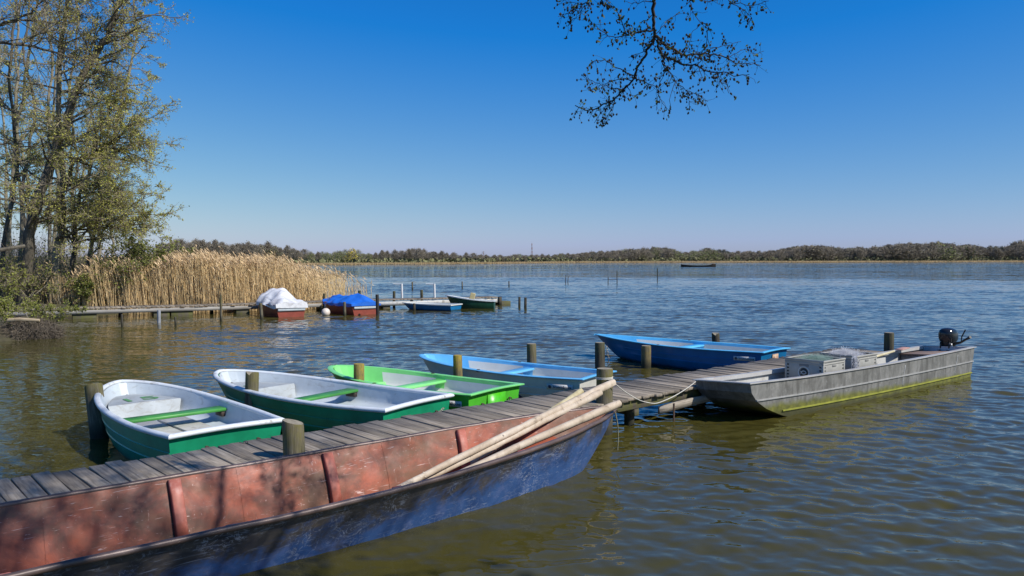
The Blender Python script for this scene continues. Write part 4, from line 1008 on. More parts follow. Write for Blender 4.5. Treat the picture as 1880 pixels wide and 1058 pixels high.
# ------------------------------------------------------------------ red and blue barge in front
BA = np.array([.765, .644, 0]); BN = np.array([.644, -.765, 0])
def barge():
    # local x along the boat towards the bow, y to the far side (dock); origin at u=0, centre line v=-5.58
    V0 = -5.60
    root = empty('barge', BN * V0, (R(2.6), 0, math.atan2(BA[1], BA[0])), 'long steel barge, rust red inside and scuffed blue outside, lying along the dock in front', 'barge')
    def red():
        t = NT('red_lead_paint')
        c = t.ramp(t.noise(2.6, (1, 1, 1.3), 9, .68, .7), [(.30, (.08, .030, .014)), (.43, (.20, .045, .022)), (.56, (.37, .082, .034)), (.74, (.41, .10, .052))])
        c = t.mix(t.ramp(t.noise(1.1, (1, 1, 1.6), 8, .7, .5, (3, 3, 3)), [(.42, 0.0), (.60, .85)]), c, (.135, .062, .026))
        c = t.mix(t.ramp(t.noise(9, (1, 1, 1), 8, .75, .4, (7, 1, 4)), [(.60, 0.0), (.72, .35)]), c, (.55, .28, .20))
        c = t.mix(t.ramp(t.noise(34, (.12, 1, 1.3), 4, .5, 2.0, (1, 8, 1)), [(.66, 0.0), (.71, .75)]), c, (.66, .48, .42))
        c = t.mix(t.ramp(t.noise(30, (1.4, 1, .14), 4, .5, 1.4, (5, 8, 2)), [(.69, 0.0), (.73, .6)]), c, (.62, .44, .38))
        v = t.n('ShaderNodeTexVoronoi'); v.inputs['Scale'].default_value = 2.3
        mp = t.n('ShaderNodeMapping'); mp.inputs['Scale'].default_value = (1, .02, 1); t.l(t.co, mp.inputs[0]); t.l(mp.outputs[0], v.inputs['Vector'])
        k = t.math('GREATER_THAN', t.noise(.9, (1, 1, 1), 2, .5, 0, (2, 2, 9)), .46)
        d = t.math('MULTIPLY', t.rng(v.outputs['Distance'], .085, .115, .8, 0.0), k)
        c = t.mix(d, c, (.10, .075, .065))
        return t.out(c, t.rng(t.noise(6), .3, .7, .42, .7), t.noise(14, (1, 1, 1), 6), .25, .006)
    def blue():
        t = NT('scuffed_blue_paint')
        z = t.xyz(2); n = t.noise(3.2, (1, 1, 1.2), 9, .7, .8); n2 = t.noise(8, (.6, 1, 1), 8, .7, .4, (3, 1, 6))
        c = t.ramp(t.noise(4, (1, 1, 1), 6), [(.3, (.024, .066, .20)), (.7, (.055, .135, .35))])
        c = t.mix(t.ramp(t.noise(6, (1, 1, 1), 8, .7, .3, (9, 1, 1)), [(.5, 0.0), (.68, .55)]), c, (.16, .20, .40))
        # grey-brown mottling: denser up under the gunwale and sternwards, sparser at the bow
        m = t.math('ADD', t.math('MULTIPLY', t.rng(z, .08, .46, -.16, .22), 1.0), n)
        m = t.math('ADD', m, t.rng(t.xyz(0), 2.2, 5.6, .10, -.14))
        c = t.mix(t.ramp(m, [(.43, 0.0), (.62, .9)]), c, t.ramp(n2, [(.35, (.035, .032, .032)), (.5, (.075, .062, .05)), (.66, (.13, .10, .065))]))
        s = t.ramp(t.noise(7, (.7, 1, 1), 4, .55, 3.5, (1, 4, 1)), [(.478, 0.0), (.5, .9), (.522, 0.0)])
        s = t.math('MULTIPLY', s, t.ramp(t.noise(2.3, (1, 1, 1), 4, .6, 0, (6, 3, 3)), [(.44, 0.0), (.58, .95)]))
        c = t.mix(s, c, (.40, .44, .56))
        s2 = t.ramp(t.noise(30, (.12, 1, 1.2), 3, .5, 1.5, (4, 4, 1)), [(.63, 0.0), (.70, .55)])
        c = t.mix(s2, c, (.30, .34, .46))
        return t.out(c, t.rng(n2, .3, .7, .28, .6), t.noise(12, (1, 1, 1), 6), .25, .006)
    m_red, m_blue = red(), blue()
    m_pipe = simple('rusty_pipe', [(.3, (.065, .045, .042)), (.55, (.14, .095, .082)), (.75, (.22, .165, .15))], 9, (.3, 1, 1), .42, .3, 40, metal=.2)
    m_rib = simple('red_rib', [(.3, (.30, .09, .055)), (.55, (.45, .14, .095)), (.75, (.56, .30, .24))], 10, rough=.55)
    m_or = simple('red_lead_bright', [(.3, (.42, .095, .04)), (.7, (.58, .15, .065))], 4, rough=.5)
    XB = 6.08
    def hb(x):                       # half beam at the gunwale
        q = np.clip((x - 1.6) / (XB - 1.6), 0, 1); return .63 * (1 - q ** 2.7) ** .72 * (1 - .05 * np.clip((1.2 - x) / 4, 0, 1) ** 2)
    def zr(x): return .425 + .14 * np.clip((x - 2.2) / 3.8, 0, 1) ** 1.9 + .02 * np.clip(-x / 3, 0, 1)
    def sec(x, d=0.0):
        q = np.clip((x - 2.8) / (XB - 2.8), 0, 1)
        out = []
        for f, k in ((1, 1), (.75, .91), (.5, .825), (.25, .75), (0, .685), (-.25, .62), (-.4, .2), (-.42, 0)):
            z = f * zr(x) if f > 0 else f * .4
            xx = x - .42 * q ** 3 * (1 - f) ** 1.3
            y = max(0, hb(x) - d) * (k - (1 - k) * .35 * q)
            out.append((xx, y, z))
        return out
    xs = np.concatenate([np.linspace(-2.6, 4.2, 24)[:-1], 4.2 + (XB - 4.2) * np.sin(np.linspace(0, np.pi / 2, 14))])
    def ring(x, d=0):
        a = sec(x, d); return np.array(a + [(p[0], -p[1], p[2]) for p in a[-2::-1]])
    mb = MB(); rr = [ring(x) for x in xs]; mb.loft(rr); mb.add(rr[0], [tuple(range(len(rr[0])))]); mb.build('hull', m_blue, root, 40)
    # lining: inner sides down to a flat floor
    def iring(x):
        a = []
        q = np.clip((x - 2.8) / (XB - 2.8), 0, 1); zf = .03 + .20 * np.clip((x - 4.6) / 1.2, 0, 1)
        for f, k in ((1, 1), (.66, .88), (.33, .775), (.0, .69)):
            z = zf + (zr(x) - zf) * f; y = max(.004, hb(x) - .018) * (k - (1 - k) * .35 * q) - (.004 if f < 1 else 0)
            a.append((x - .05 * q - .40 * q ** 3 * (1 - f) ** 1.3 * .9, max(.003, y), z))
        a.append((a[-1][0], 0, zf)); return np.array(a + [(p[0], -p[1], p[2]) for p in a[-2::-1]])
    xi = xs[xs < XB - .04]; xi = np.append(xi, XB - .03); rr = [iring(x) for x in xi]
    mb = MB(); mb.loft(rr); mb.add(rr[0], [tuple(range(len(rr[0]) - 1, -1, -1))]); mb.build('lining', m_red, root, 40)
    # plate seams
    for x in (1.0, 2.35, 3.65):
        mb = MB(); r_ = iring(x); r2 = iring(x + .012)
        for s in (0, 5):
            A = r_[s:s + 4] if s == 0 else r_[5:9]; B = r2[s:s + 4] if s == 0 else r2[5:9]
            off = np.array([0, -.004 if s == 0 else .004, 0]); mb.loft([A + off, B + off])
        mb.build('weld_seam', m_red, root)
    # tubular gunwale
    port = [np.array([x, hb(x), zr(x)]) for x in xs]; star = [p * (1, -1, 1) for p in port[-2::-1]]
    rng = np.random.default_rng(8); path = np.array(port + star); path[3:-3, 2] += rng.normal(size=len(path) - 6) * .002
    mb = MB(); mb.tube(path, .0215, 10); mb.build('gunwale', m_pipe, root, 60)
    # angle iron ribs on both sides
    for x in (-1.9, -.65, .58, 1.83, 3.08, 4.42):
        for s in (1, -1):
            P = [np.array([p[0], s * p[1], p[2]]) for p in iring(x)[:4]]; P[0] = P[0] - np.array([0, 0, .012])
            mb = MB(); ins = np.array([0, -s * 1.0, .35]); ins /= np.linalg.norm(ins); dep = .05; w = .085
            A = [p + ins * .001 for p in P]
            rings = [[a, a + (w, 0, 0), a + np.array([w, 0, 0]) + ins * (dep - .006), a + np.array([w - .008, 0, 0]) + ins * dep, a + np.array([.008, 0, 0]) + ins * dep, a + ins * (dep - .006)] for a in A]
            mb.loft(rings, closed=True, cap0=True, cap1=True); mb.build('rib', m_rib, root)
    # bow locker: a sloping plate with an open front
    mb = MB(); f = lambda x, z, k: (x, k * max(.02, hb(x) - .05) * .8, z)
    x0, x1 = 4.55, 5.35
    q = [f(x0, .20, 1), f(x0, .20, -1), f(x1, .34, -1), f(x1, .34, 1)]; mb.add([(*p[:2], p[2] - .008) for p in q] + q, [(0, 1, 2, 3), (7, 6, 5, 4), (0, 4, 5, 1), (1, 5, 6, 2), (2, 6, 7, 3), (3, 7, 4, 0)])
    mb.build('bow_plate', m_or, root)
    return root
barge()

m_pole = simple('debarked_pole', [(.25, (.33, .245, .165)), (.5, (.52, .42, .31)), (.75, (.66, .58, .47))], 5, (1, 1, 1), .7, .4, 30, dirt=((.17, .12, .08), 11, .55, .8))
m_poley = simple('yellow_pole', [(.25, (.34, .27, .13)), (.5, (.52, .45, .27)), (.75, (.60, .55, .40))], 5, (1, 1, 1), .7, .4, 30, dirt=((.20, .16, .08), 14, .60, .6))
def pole(label, P, r0, r1, mat, seed):
    rng = np.random.default_rng(seed); P = np.array(P); n = 26; u = np.linspace(0, 1, n)
    Q = P[0] + (P[1] - P[0]) * u[:, None]; perp = rng.normal(size=3) * .012; Q += np.sin(u * np.pi)[:, None] * perp + np.cumsum(rng.normal(size=(n, 3)) * .0015, 0)
    rad = r0 + (r1 - r0) * u; rad = rad * (1 + .05 * rng.normal(size=n)); rad[0] *= .8; rad[-1] *= .93
    mb = MB(); mb.tube(Q, rad, 10, jit=.05, rng=rng)
    for _ in range(9):                               # knots and branch stubs
        i = rng.integers(2, n - 2); d = rng.normal(size=3); d /= np.linalg.norm(d); c = Q[i] + d * rad[i] * .8
        mb.tube([c, c + d * rad[i] * .4], [.012, .007], 6)
    o = mb.build('wooden_pole', mat, None, 60); tag(o, label, 'pole', 'debarked poles lying in the barge')
pole('pale pole reaching highest, its end against the roped post on the dock', [at(655, 6.25, .12), at(1128, 8.7, zat(702, 8.7))], .024, .041, m_pole, 1)
pole('white pole whose end stops just below the roped post\'s middle', [at(705, 6.5, .12), at(1106, 8.45, zat(725, 8.45))], .023, .036, m_pole, 2)
pole('yellowish shorter pole with its end lying out over the dock boards', [at(850, 7.35, .16), at(1070, 8.55, zat(719, 8.55))], .026, .037, m_poley, 3)
pole('pole nearest the camera, resting over the bow gunwale with its brown end free', [at(672, 6.02, .13), at(1137, 7.95, zat(740, 7.95))], .026, .040, m_pole, 4)

# ------------------------------------------------------------------ grey flat bottomed work boat
GA = np.array([.78, .626, 0]); GN = np.array([.626, -.78, 0])
def grey_boat():
    o = GA * 8.62 + GN * -6.33; o[2] = 0
    root = empty('work_boat', o, (R(-3.6), R(.35), math.atan2(GA[1], GA[0])), 'grey aluminium flat bottomed work boat with raked square bow and algae along its waterline', 'work boat')
    L = 6.75
    def alu():
        t = NT('weathered_aluminium')
        n = t.noise(3, (1, 1, 1), 9, .7, .5)
        c = t.ramp(n, [(.3, (.115, .112, .10)), (.5, (.205, .20, .185)), (.7, (.31, .30, .28))])
        c = t.mix(t.ramp(t.noise(6, (1.4, 1, .25), 8, .72, .5, (3, 3, 1)), [(.47, 0.0), (.62, .75)]), c, (.10, .095, .085))
        c = t.mix(t.ramp(t.noise(14, (1, 1, 1), 8, .7, .3, (6, 1, 1)), [(.6, 0.0), (.72, .5)]), c, (.46, .45, .43))
        s = t.ramp(t.noise(24, (1.2, 1, .1), 3, .5, .8, (6, 6, 2)), [(.68, 0.0), (.73, .4)]); c = t.mix(s, c, (.55, .54, .52))
        z = t.math('ADD', t.xyz(2), t.math('MULTIPLY', t.math('SUBTRACT', t.noise(5), .5), .12))
        z = t.math('ADD', z, t.rng(t.xyz(0), 0.5, 6.6, -.04, .05))
        c = t.mix(t.rng(z, .10, .17, .9, 0.0), c, t.ramp(t.noise(9), [(.35, (.10, .105, .015)), (.65, (.22, .22, .03))]))
        c = t.mix(t.rng(z, .0, .06, .8, 0.0), c, (.06, .058, .035))
        return t.out(c, .55, t.noise(16), .25, .006, .15)
    m_al = alu()
    m_rim = paint('worn_pale_rim', (.42, .41, .39), .5, .15, (.34, .13, .09), 5, .55, .55)
    m_in = paint('pale_inside', (.46, .46, .44), .6, .15, (.24, .20, .15), 4, .5, .6)
    m_alg = simple('algae_rail', [(.3, (.17, .18, .02)), (.7, (.33, .33, .04))], 8, rough=.8)
    m_rail = simple('pale_rail', [(.3, (.24, .24, .23)), (.7, (.40, .39, .37))], 8, rough=.55)
    def hb(x): return .435 + .075 * np.sin(np.clip(x / L, 0, 1) * np.pi * .9)
    def zr(x): return .475 + .055 * np.clip((x - 2) / 4.7, 0, 1) ** 1.6 + .02 * np.clip((1.2 - x) / 1.2, 0, 1)
    def zb(x): return -.10 + .0 * x
    def xb(x, f): return x + 1.18 * (1 - np.clip(x / 2.2, 0, 1)) ** 1.0 * (1 - f) ** 2.3 - .16 * np.clip((x - 5.6) / (L - 5.6), 0, 1) * (1 - f)
    F = [(1, 1), (.8, .985), (.6, .965), (.4, .945), (.2, .92), (.05, .885), (0, .86)]
    xs = np.linspace(0, L, 28)
    def ring(x, d=0, z0=None, up=0):
        a = [(xb(x, f), (hb(x) - d) * k, (zb(x) if z0 is None else z0) + (zr(x) - (zb(x) if z0 is None else z0)) * f + up) for f, k in F]
        return np.array(a + [(p[0], -p[1], p[2]) for p in a[::-1]])
    mb = MB(); rr = [ring(x) for x in xs]; mb.loft(rr, closed=False)
    n = len(rr[0]); 
    for r_, rev in ((rr[0], False), (rr[-1], True)):     # bow plate and transom, in strips
        idx = [(i, n - 1 - i) for i in range(n // 2)]
        for (a, b), (c, d) in zip(idx[:-1], idx[1:]): mb.add([r_[a], r_[b], r_[d], r_[c]], [(0, 1, 2, 3) if not rev else (3, 2, 1, 0)])
    mb.loft([[r_[n // 2 - 1], r_[n // 2]] for r_ in rr])
    mb.build('hull', m_al, root, 35)
    mb = MB(); xi = np.linspace(.04, L - .05, 26); rr = [ring(x, .015, .10) for x in xi]; mb.loft(rr)
    for r_, rev in ((rr[0], True), (rr[-1], False)):
        idx = [(i, n - 1 - i) for i in range(n // 2)]
        for (a, b), (c, d) in zip(idx[:-1], idx[1:]): mb.add([r_[a], r_[b], r_[d], r_[c]], [(0, 1, 2, 3)])
    mb.loft([[r_[n // 2 - 1], r_[n // 2]] for r_ in rr]); mb.build('lining', m_in, root, 35)
    # gunwale: a flat folded strip with a lip
    port = [np.array([x, hb(x) - .012, zr(x)]) for x in xs]; star = [p * (1, -1, 1) for p in port[::-1]]
    path = port + star
    prof = [(-.035, 0), (-.035, .014), (.052, .014), (.056, -.040), (.050, -.040), (.046, 0)]
    mb = MB(); mb.sweep(path, prof, closed=True); mb.build('gunwale', m_rim, root, 35)
    for f, nm, mt in ((.62, 'rub_rail', m_rail), (.30, 'rub_rail', m_alg)):
        for s in (-1, 1):
            mb = MB(); k = np.interp(f, [0, .05, .2, .4, .6, .8, 1], [.86, .885, .92, .945, .965, .985, 1])
            P = [np.array([xb(x, f), s * (hb(x) * k + .004), zb(x) + (zr(x) - zb(x)) * f]) for x in xs[(1 if f < .5 else 0):]]
            mb.sweep(P, [(-.014, -.012), (-.014, .012), (.014, .008), (.014, -.008)]); mb.build(nm, mt, root, 35)
    # stern bench (a closed box) and bow floor
    mb = MB(); mb.box((L - .62, 0, .265), (.62, 2 * (hb(L - .6) - .05), .33), bev=.006); mb.build('stern_box', m_al, root)
    m_bench = wood('bench_board', (.16, .11, .085), (.27, .19, .15), (.36, .27, .22), 1, 3, .1)
    mb = MB(); mb.box((L - .52, 0, .447), (.84, 2 * (hb(L - .6) - .03), .026), bev=.005); mb.build('bench', m_bench, root)
    m_fl = wood('duckboard', (.24, .16, .10), (.42, .33, .25), (.52, .46, .38), 0, 3, .15)
    for y in (-.26, 0, .26):
        mb = MB(); mb.box((3.0, y, .115), (4.3, .235, .022), bev=.004); mb.build('floor_board', m_fl, root)
    mb = MB(); X_ = [.12, .5, 1.0, 1.5, 2.05]; q = []
    mb.loft([[(xb(x, .72) , hb(x) * .965 - .02, .30), (xb(x, .72), 0, .302), (xb(x, .72), -hb(x) * .965 + .02, .30)] for x in X_] + [[(2.06 + xb(2.05, .72) - 2.05, y * hb(2) * .95, .12) for y in (1, 0, -1)]]); mb.build('bow_deck', m_in, root, 30)
    m_white = simple('scratched_weld', [(.3, (.45, .45, .44)), (.7, (.6, .6, .58))], 20, rough=.5)
    for x in (3.95, 5.95):
        mb = MB(); P = [np.array([xb(x, f) + .10 * (f - .5) + .012 * math.sin(f * 9), -(hb(x) * np.interp(f, [0, .05, .2, .4, .6, .8, 1], [.86, .885, .92, .945, .965, .985, 1]) + .002), zb(x) + (zr(x) - zb(x)) * f]) for f in np.linspace(.34, .9, 8)]; mb.tube(P, .0045, 5); mb.build('weld_seam', m_white, root)
    return root, world_of(root, (L, 0, zr(L))), world_of(root, (0, .40, zr(0)))
gb, g_stern, g_bow = grey_boat()

# outboard motor
def outboard():
    m_blk = simple('black_cowling', [(.3, (.012, .013, .016)), (.7, (.022, .023, .028))], 5, rough=.16, bstr=.02)
    m_bk2 = simple('black_casting', [(.3, (.012, .012, .012)), (.7, (.03, .03, .03))], 12, rough=.5)
    m_met = simple('clamp_metal', [(.3, (.30, .30, .30)), (.7, (.5, .5, .5))], 12, rough=.35, metal=.8)
    c = gb_pt = world_of(gb, (6.75, .03, .53))
    root = empty('outboard_motor', c, (0, 0, math.atan2(GA[1], GA[0])), 'small black outboard motor clamped on the stern of the grey work boat', 'outboard motor')
    mb = MB(); pr = [(.62, -.005), (.86, .0), (.97, .05), (1.0, .10), (.98, .15), (.86, .205), (.60, .235), (.28, .25), (.05, .252)]
    a = np.linspace(0, 2 * np.pi, 22, endpoint=False)
    rings = [[(.10 + .20 * r * np.sign(math.cos(x)) * abs(math.cos(x)) ** .75 - (.04 * (z / .25) ** 2), .145 * r * np.sign(math.sin(x)) * abs(math.sin(x)) ** .75, z + .10) for x in a] for r, z in pr]
    mb.loft(rings, closed=True, cap0=True, cap1=True); mb.build('cowling', m_blk, root, 50)
    mb = MB(); mb.lathe([(.11, .02), (.135, .05), (.13, .10), (.10, .105)], 16, (.10, 0, -.005)); mb.box((.10, 0, -.02), (.16, .15, .12), bev=.02); mb.tube([(.12, 0, 0), (.13, 0, -.35), (.14, 0, -.75)], [.055, .04, .035], 8); mb.build('leg', m_bk2, root, 50)
    mb = MB()
    for y in (-.075, .075): mb.box((-.005, y, -.01), (.11, .03, .20), bev=.008); mb.tube([(-.10, y, -.06), (-.02, y, -.06)], [.012, .010], 6); mb.tube([(-.10, y - .03, -.06), (-.10, y + .03, -.06)], .007, 5)
    mb.build('clamp', m_bk2, root, 50)
    mb = MB(); mb.tube([(.05, -.10, .06), (.0, -.25, .10), (-.05, -.36, .17), (-.09, -.45, .22)], [.025, .022, .02, .026], 8); mb.build('tiller', m_bk2, root, 50)
    mb = MB(); mb.tube([(.0, -.26, .12), (.0, -.27, .21), (-.02, -.30, .26), (-.03, -.34, .34)], [.008, .012, .012, .012], 7); mb.build('lever', m_bk2, root, 50)
    mb = MB(); mb.lathe([(.024, 0), (.03, .01), (.024, .02)], 8, (-.04, -.10, .05)); mb.box((-.03, -.115, .0), (.02, .02, .12), bev=.004); mb.build('fitting', m_met, root, 50)
    mb = MB(); mb.lathe([(.012, -.02), (.07, 0), (.012, .02)], 10); o = mb.build('propeller', m_met, root, 50); o.location = (.22, 0, -.72); o.rotation_euler = (0, R(90), 0)
outboard()

# crates
m_crate = simple('grey_crate_plastic', [(.3, (.29, .28, .25)), (.7, (.36, .35, .315))], 6, rough=.55, bstr=.08, dirt=((.20, .18, .15), 5, .58, .45))
m_cdark = simple('crate_recess', [(.3, (.035, .034, .032)), (.7, (.06, .06, .055))], 6, rough=.8)
m_chole = simple('crate_hole', [(.3, (.16, .155, .145)), (.7, (.22, .215, .2))], 6, rough=.8)
m_emb = simple('crate_emblem_pale', [(.3, (.50, .50, .47)), (.7, (.58, .58, .55))], 20, rough=.6)
def crate(label, u, v, lx, ly, emblem):
    o = GA * u + GN * (v + .07); o[2] = .30
    root = empty('crate', o, (0, 0, math.atan2(GA[1], GA[0]) + R(1)), label, 'crate', 'grey crates in the work boat')
    h, w = .345, .012
    mb = MB()
    for s in (-1, 1):
        mb.box((0, s * (ly / 2 - w / 2), h / 2), (lx - .03, w, h), bev=.003); mb.box((s * (lx / 2 - w / 2), 0, h / 2), (w, ly - .03, h), bev=.003)
    mb.box((0, 0, .012), (lx - .02, ly - .02, .02))
    for sx in (-1, 1):
        for sy in (-1, 1): mb.box((sx * (lx / 2 - .012), sy * (ly / 2 - .012), h / 2), (.036, .036, h), bev=.006)
    mb.build('shell', m_crate, root)
    mb = MB(); P = [(-lx / 2, -ly / 2, h - .01), (lx / 2, -ly / 2, h - .01), (lx / 2, ly / 2, h - .01), (-lx / 2, ly / 2, h - .01)]
    mb.sweep(P, [(-.014, -.012), (-.014, .014), (.012, .014), (.012, -.012)], closed=True); mb.sweep([(p[0], p[1], h - .052) for p in P], [(-.010, -.008), (-.010, .008), (.006, .008), (.006, -.008)], closed=True)
    mb.build('rim', m_crate, root)
    for (cx, cy, ax) in ((0, -ly / 2, 'x'), (0, ly / 2, 'x'), (-lx / 2, 0, 'y'), (lx / 2, 0, 'y')):   # hand holes
        mb = MB(); s = (.11, .016, .034) if ax == 'x' else (.016, .15, .034); mb.box((cx, cy, h - .085), s, bev=.006); hh = mb.build('hand_hole', m_chole, root)
    mb = MB()                                              # ladder like corner slots
    for sx in (-1, 1):
        for sy in (-1, 1):
            for k in range(5):
                z = .06 + k * .048
                mb.box((sx * (lx / 2 - .045), sy * (ly / 2 - .002), z), (.03, .010, .022)); mb.box((sx * (lx / 2 - .002), sy * (ly / 2 - .045), z), (.010, .03, .022))
    mb.build('corner_slots', m_cdark, root)
    mb = MB()
    if emblem:
        x = -lx / 2 - .004; a = np.linspace(0, 2 * np.pi, 25); cz = .155
        mb.tube([(x, .085 * math.cos(t), cz + .085 * math.sin(t)) for t in a], .008, 5, cap=False)
        mb.build('emblem_ring', m_emb, root, 60)
        mb = MB(); b = a[:-1]; mb.add([(x, .066 * math.cos(t), cz + .066 * math.sin(t)) for t in b] + [(x + .003, .066 * math.cos(t), cz + .066 * math.sin(t)) for t in b], [tuple(range(24))[::-1], tuple(range(24, 48))] + [(i, (i + 1) % 24, 24 + (i + 1) % 24, 24 + i) for i in range(24)]); mb.build('emblem_disc', m_cdark, root)
        mb = MB(); mb.tube([(x - .002, .035 * math.cos(t) + .004 * math.sin(5 * t), cz + .022 * math.sin(t)) for t in a], .006, 4, cap=False); mb.tube([(x - .002, .035, cz), (x - .002, .052, cz + .018)], .005, 4); mb.tube([(x - .002, .035, cz), (x - .002, .052, cz - .018)], .005, 4); mb.build('emblem_fish', m_emb, root, 60)
        mb = MB()
        for q in (-.06, .05): mb.box((q, -ly / 2 - .001, .055), (.014, .008, .09))
        mb.build('drain_slot', m_cdark, root)
crate('grey folding crate with a round emblem, nearer the bow of the work boat', 10.81, -6.40, .60, .60, True)
crate('grey folding crate under the bunched white net, nearer the stern of the work boat', 11.77, -6.40, .62, .58, False)
def net(name, label, c, sx, sy, sz, n, mat, seed, drape=()):
    rng = np.random.default_rng(seed); mb = MB(); ax = np.stack([GA, -GN, [0, 0, 1]])
    P = rng.normal(size=(n, 3)) * [sx * .42, sy * .42, 0]; rr = np.sqrt((P[:, 0] / sx) ** 2 + (P[:, 1] / sy) ** 2); P[:, 2] = sz * np.exp(-rr * 2.2) * rng.uniform(.2, 1, n)
    P[:, 0] = np.clip(P[:, 0], -sx, sx); P[:, 1] = np.clip(P[:, 1], -sy, sy)
    d = rng.normal(size=(n, 3)); d[:, 2] *= .6
    nd, rd = branches(P @ ax + c, d, rng.uniform(.03, .10, n), np.full(n, .0016), 4, .6, (0, 0, -.2), rng); rd[:] = .0013; emit(mb, nd, rd, 3)
    for (x, y, dep, k) in drape:
        for _ in range(k):
            p = np.array([x + rng.normal() * .05, y, .02]); Q = [p @ ax + c]
            for q in range(7): p = p + np.array([rng.normal() * .018, rng.normal() * .004 - (.004 if q < 3 else 0), -dep / 7 * rng.uniform(.6, 1.3)]); Q.append(p @ ax + c)
            mb.tube(Q, .0022, 3)
    o = mb.build(name, mat); tag(o, label, 'net', 'fishing nets heaped in the crates')
m_netw = simple('white_net', [(.3, (.62, .62, .66)), (.7, (.78, .78, .80))], 10, rough=.4)
m_netg = simple('green_net', [(.3, (.24, .38, .33)), (.7, (.38, .50, .44))], 10, rough=.5)
cc = GA * 11.70 + GN * -6.33; cc[2] = .635
net('fishing_net', 'white monofilament net bunched on the crate nearer the stern, hanging over its corner', cc,   .27, .25, .07, 2200, m_netw, 5, [(-.27, -.295, .26, 26)])
cc = GA * 10.86 + GN * -6.35; cc[2] = .62
net('fishing_net', 'pale green net lying in the crate with the round emblem', cc, .26, .24, .06, 1500, m_netg, 6)
# oar lying in the work boat
def oar():
    p, q = at(1606, 12.9, zat(657, 12.9)), at(1662, 14.2, zat(640, 14.2)); r = p + (p - q) * .55
    root = empty('oar', r, (0, 0, 0), 'wooden oar with a pinkish worn blade, propped against the dark post by the work boat', 'oar')
    mb = MB(); mb.tube([r - r, p - r, q - r - (q - p) * .35], [.02, .022, .02], 8); mb.build('shaft', m_poley, root, 60)
    e = (q - p) / np.linalg.norm(q - p); s = np.cross(e, [0, 0, 1.0]); s /= np.linalg.norm(s); up = np.cross(s, e); M_ = np.stack([e, s, up], 1)
    mb = MB(); mb.box(q - r - (q - p) * .05, (.45, .13, .016), M_, bev=.004); mb.build('blade', paint('pink_blade', (.50, .27, .21), .6, .2, (.30, .20, .15), 12, .5, .6), root)
oar()
# rope from the post on the dock to the bow of the work boat
def rope(label, P, r=.006, mat=None):
    P = np.array(P); n = 40; u = np.linspace(0, 1, len(P)); U = np.linspace(0, 1, n); Q = np.stack([np.interp(U, u, P[:, k]) for k in range(3)], 1)
    for _ in range(4): Q[1:-1] = (Q[:-2] + 2 * Q[1:-1] + Q[2:]) / 4
    mb = MB(); mb.tube(Q, r, 6); return mb, Q
m_oldrope = simple('algae_rope', [(.3, (.16, .15, .08)), (.7, (.30, .28, .18))], 40, rough=.9)
m_rope = simple('pale_rope', [(.3, (.48, .45, .38)), (.7, (.66, .63, .55))], 60, rough=.9)
pc = np.array([1.107, 9.52, .66])
A = pc + (.07, -.10, 0); B = at(1205, 9.78, zat(744, 9.78)); Cc = g_bow
mid = lambda a, b, s: (a + b) / 2 - np.array([0, 0, s])
mb, _ = rope('', [A, A + (B - A) * .3 - (0, 0, .05), A + (B - A) * .65 - (0, 0, .06), B, B + (Cc - B) * .4 - (0, 0, .035), B + (Cc - B) * .75 - (0, 0, .03), Cc])
a = np.linspace(0, 4 * np.pi, 50); mb.tube([pc + (.101 * math.cos(t), .101 * math.sin(t), .014 * t / 6.28) for t in a], .006, 6)
tag(mb.build('mooring_rope', m_rope, None, 60), 'pale rope slung from the dock post to the bow of the grey work boat', 'rope')
e = world_of(bpy.data.objects['barge'], (6.08, 0, .55))
mb, _ = rope('', [e, e + (.035, .03, -.16), e + (.045, .05, -.30), e + (.04, .06, -.44)], .007); tag(mb.build('mooring_rope', m_oldrope, None, 60), 'frayed rope end hanging down the bow stem of the red and blue barge', 'rope')
# ------------------------------------------------------------------ far jetty with its boats
J0 = np.array([-19.5, 25.3, 0]); J1 = np.array([-.5, 36.5, 0]); JD = (J1 - J0) / np.linalg.norm(J1 - J0); JN = np.array([-JD[1], JD[0], 0])
def jetty():
    rng = np.random.default_rng(13); Lj = np.linalg.norm(J1 - J0)
    root = empty('long_jetty', J0, (0, 0, math.atan2(JD[1], JD[0])), 'long low grey jetty running out from the wooded bank in front of the reeds', 'jetty')
    mb = MB(); u = 0
    while u < Lj:
        mb.box((u, .5 + rng.normal() * .01, .355 + .012 * math.sin(u * .5) + rng.normal() * .004), (.15, 1.05 + rng.uniform(-.03, .05), .045), bev=.004); u += .165
    mb.build('deck', m_deck, root)
    mb = MB(); mb.box((Lj * .31, .02, .235), (Lj * .62, .05, .14)); mb.build('fascia_beam', simple('fascia_grey', [(.3, (.22, .205, .185)), (.7, (.36, .34, .31))], 3, (.3, 1, 1), .8), root)
    mb = MB(); mb.box((Lj * .81, .02, .21), (Lj * .37, .05, .18)); mb.build('fascia_beam', simple('fascia_white', [(.3, (.42, .41, .39)), (.7, (.60, .59, .56))], 3, (.3, 1, 1), .8, dirt=((.16, .14, .11), 4, .5, .8)), root)
    for u in (5.2, 7.7, 8.4, 10.6, 11.8, 14.0, 16.5, 18.6, 20.6, 22.3):
        mb = MB(); w = rng.uniform(.3, .8); mb.box((u, .35, .0), (w, .6, .32), bev=.01); mb.build('float_box', m_beam, root)
    for u in (3.0, 6.4, 9.6, 12.8, 15.4, 18, 20, Lj - .15):
        mb = MB(); mb.tube([(u, .9, -.6), (u, .9, .33)], .07, 8); mb.build('pile', m_postd, root, 50)
    mb = MB(); mb.box((Lj - .08, -.03, .18), (.14, .12, .40), bev=.01); mb.build('end_post', m_postd, root)
jetty()
m_grey = simple('grey_pipe', [(.3, (.20, .21, .23)), (.7, (.34, .35, .37))], 8, rough=.6)
SG = 'stakes and posts around the far jetty'
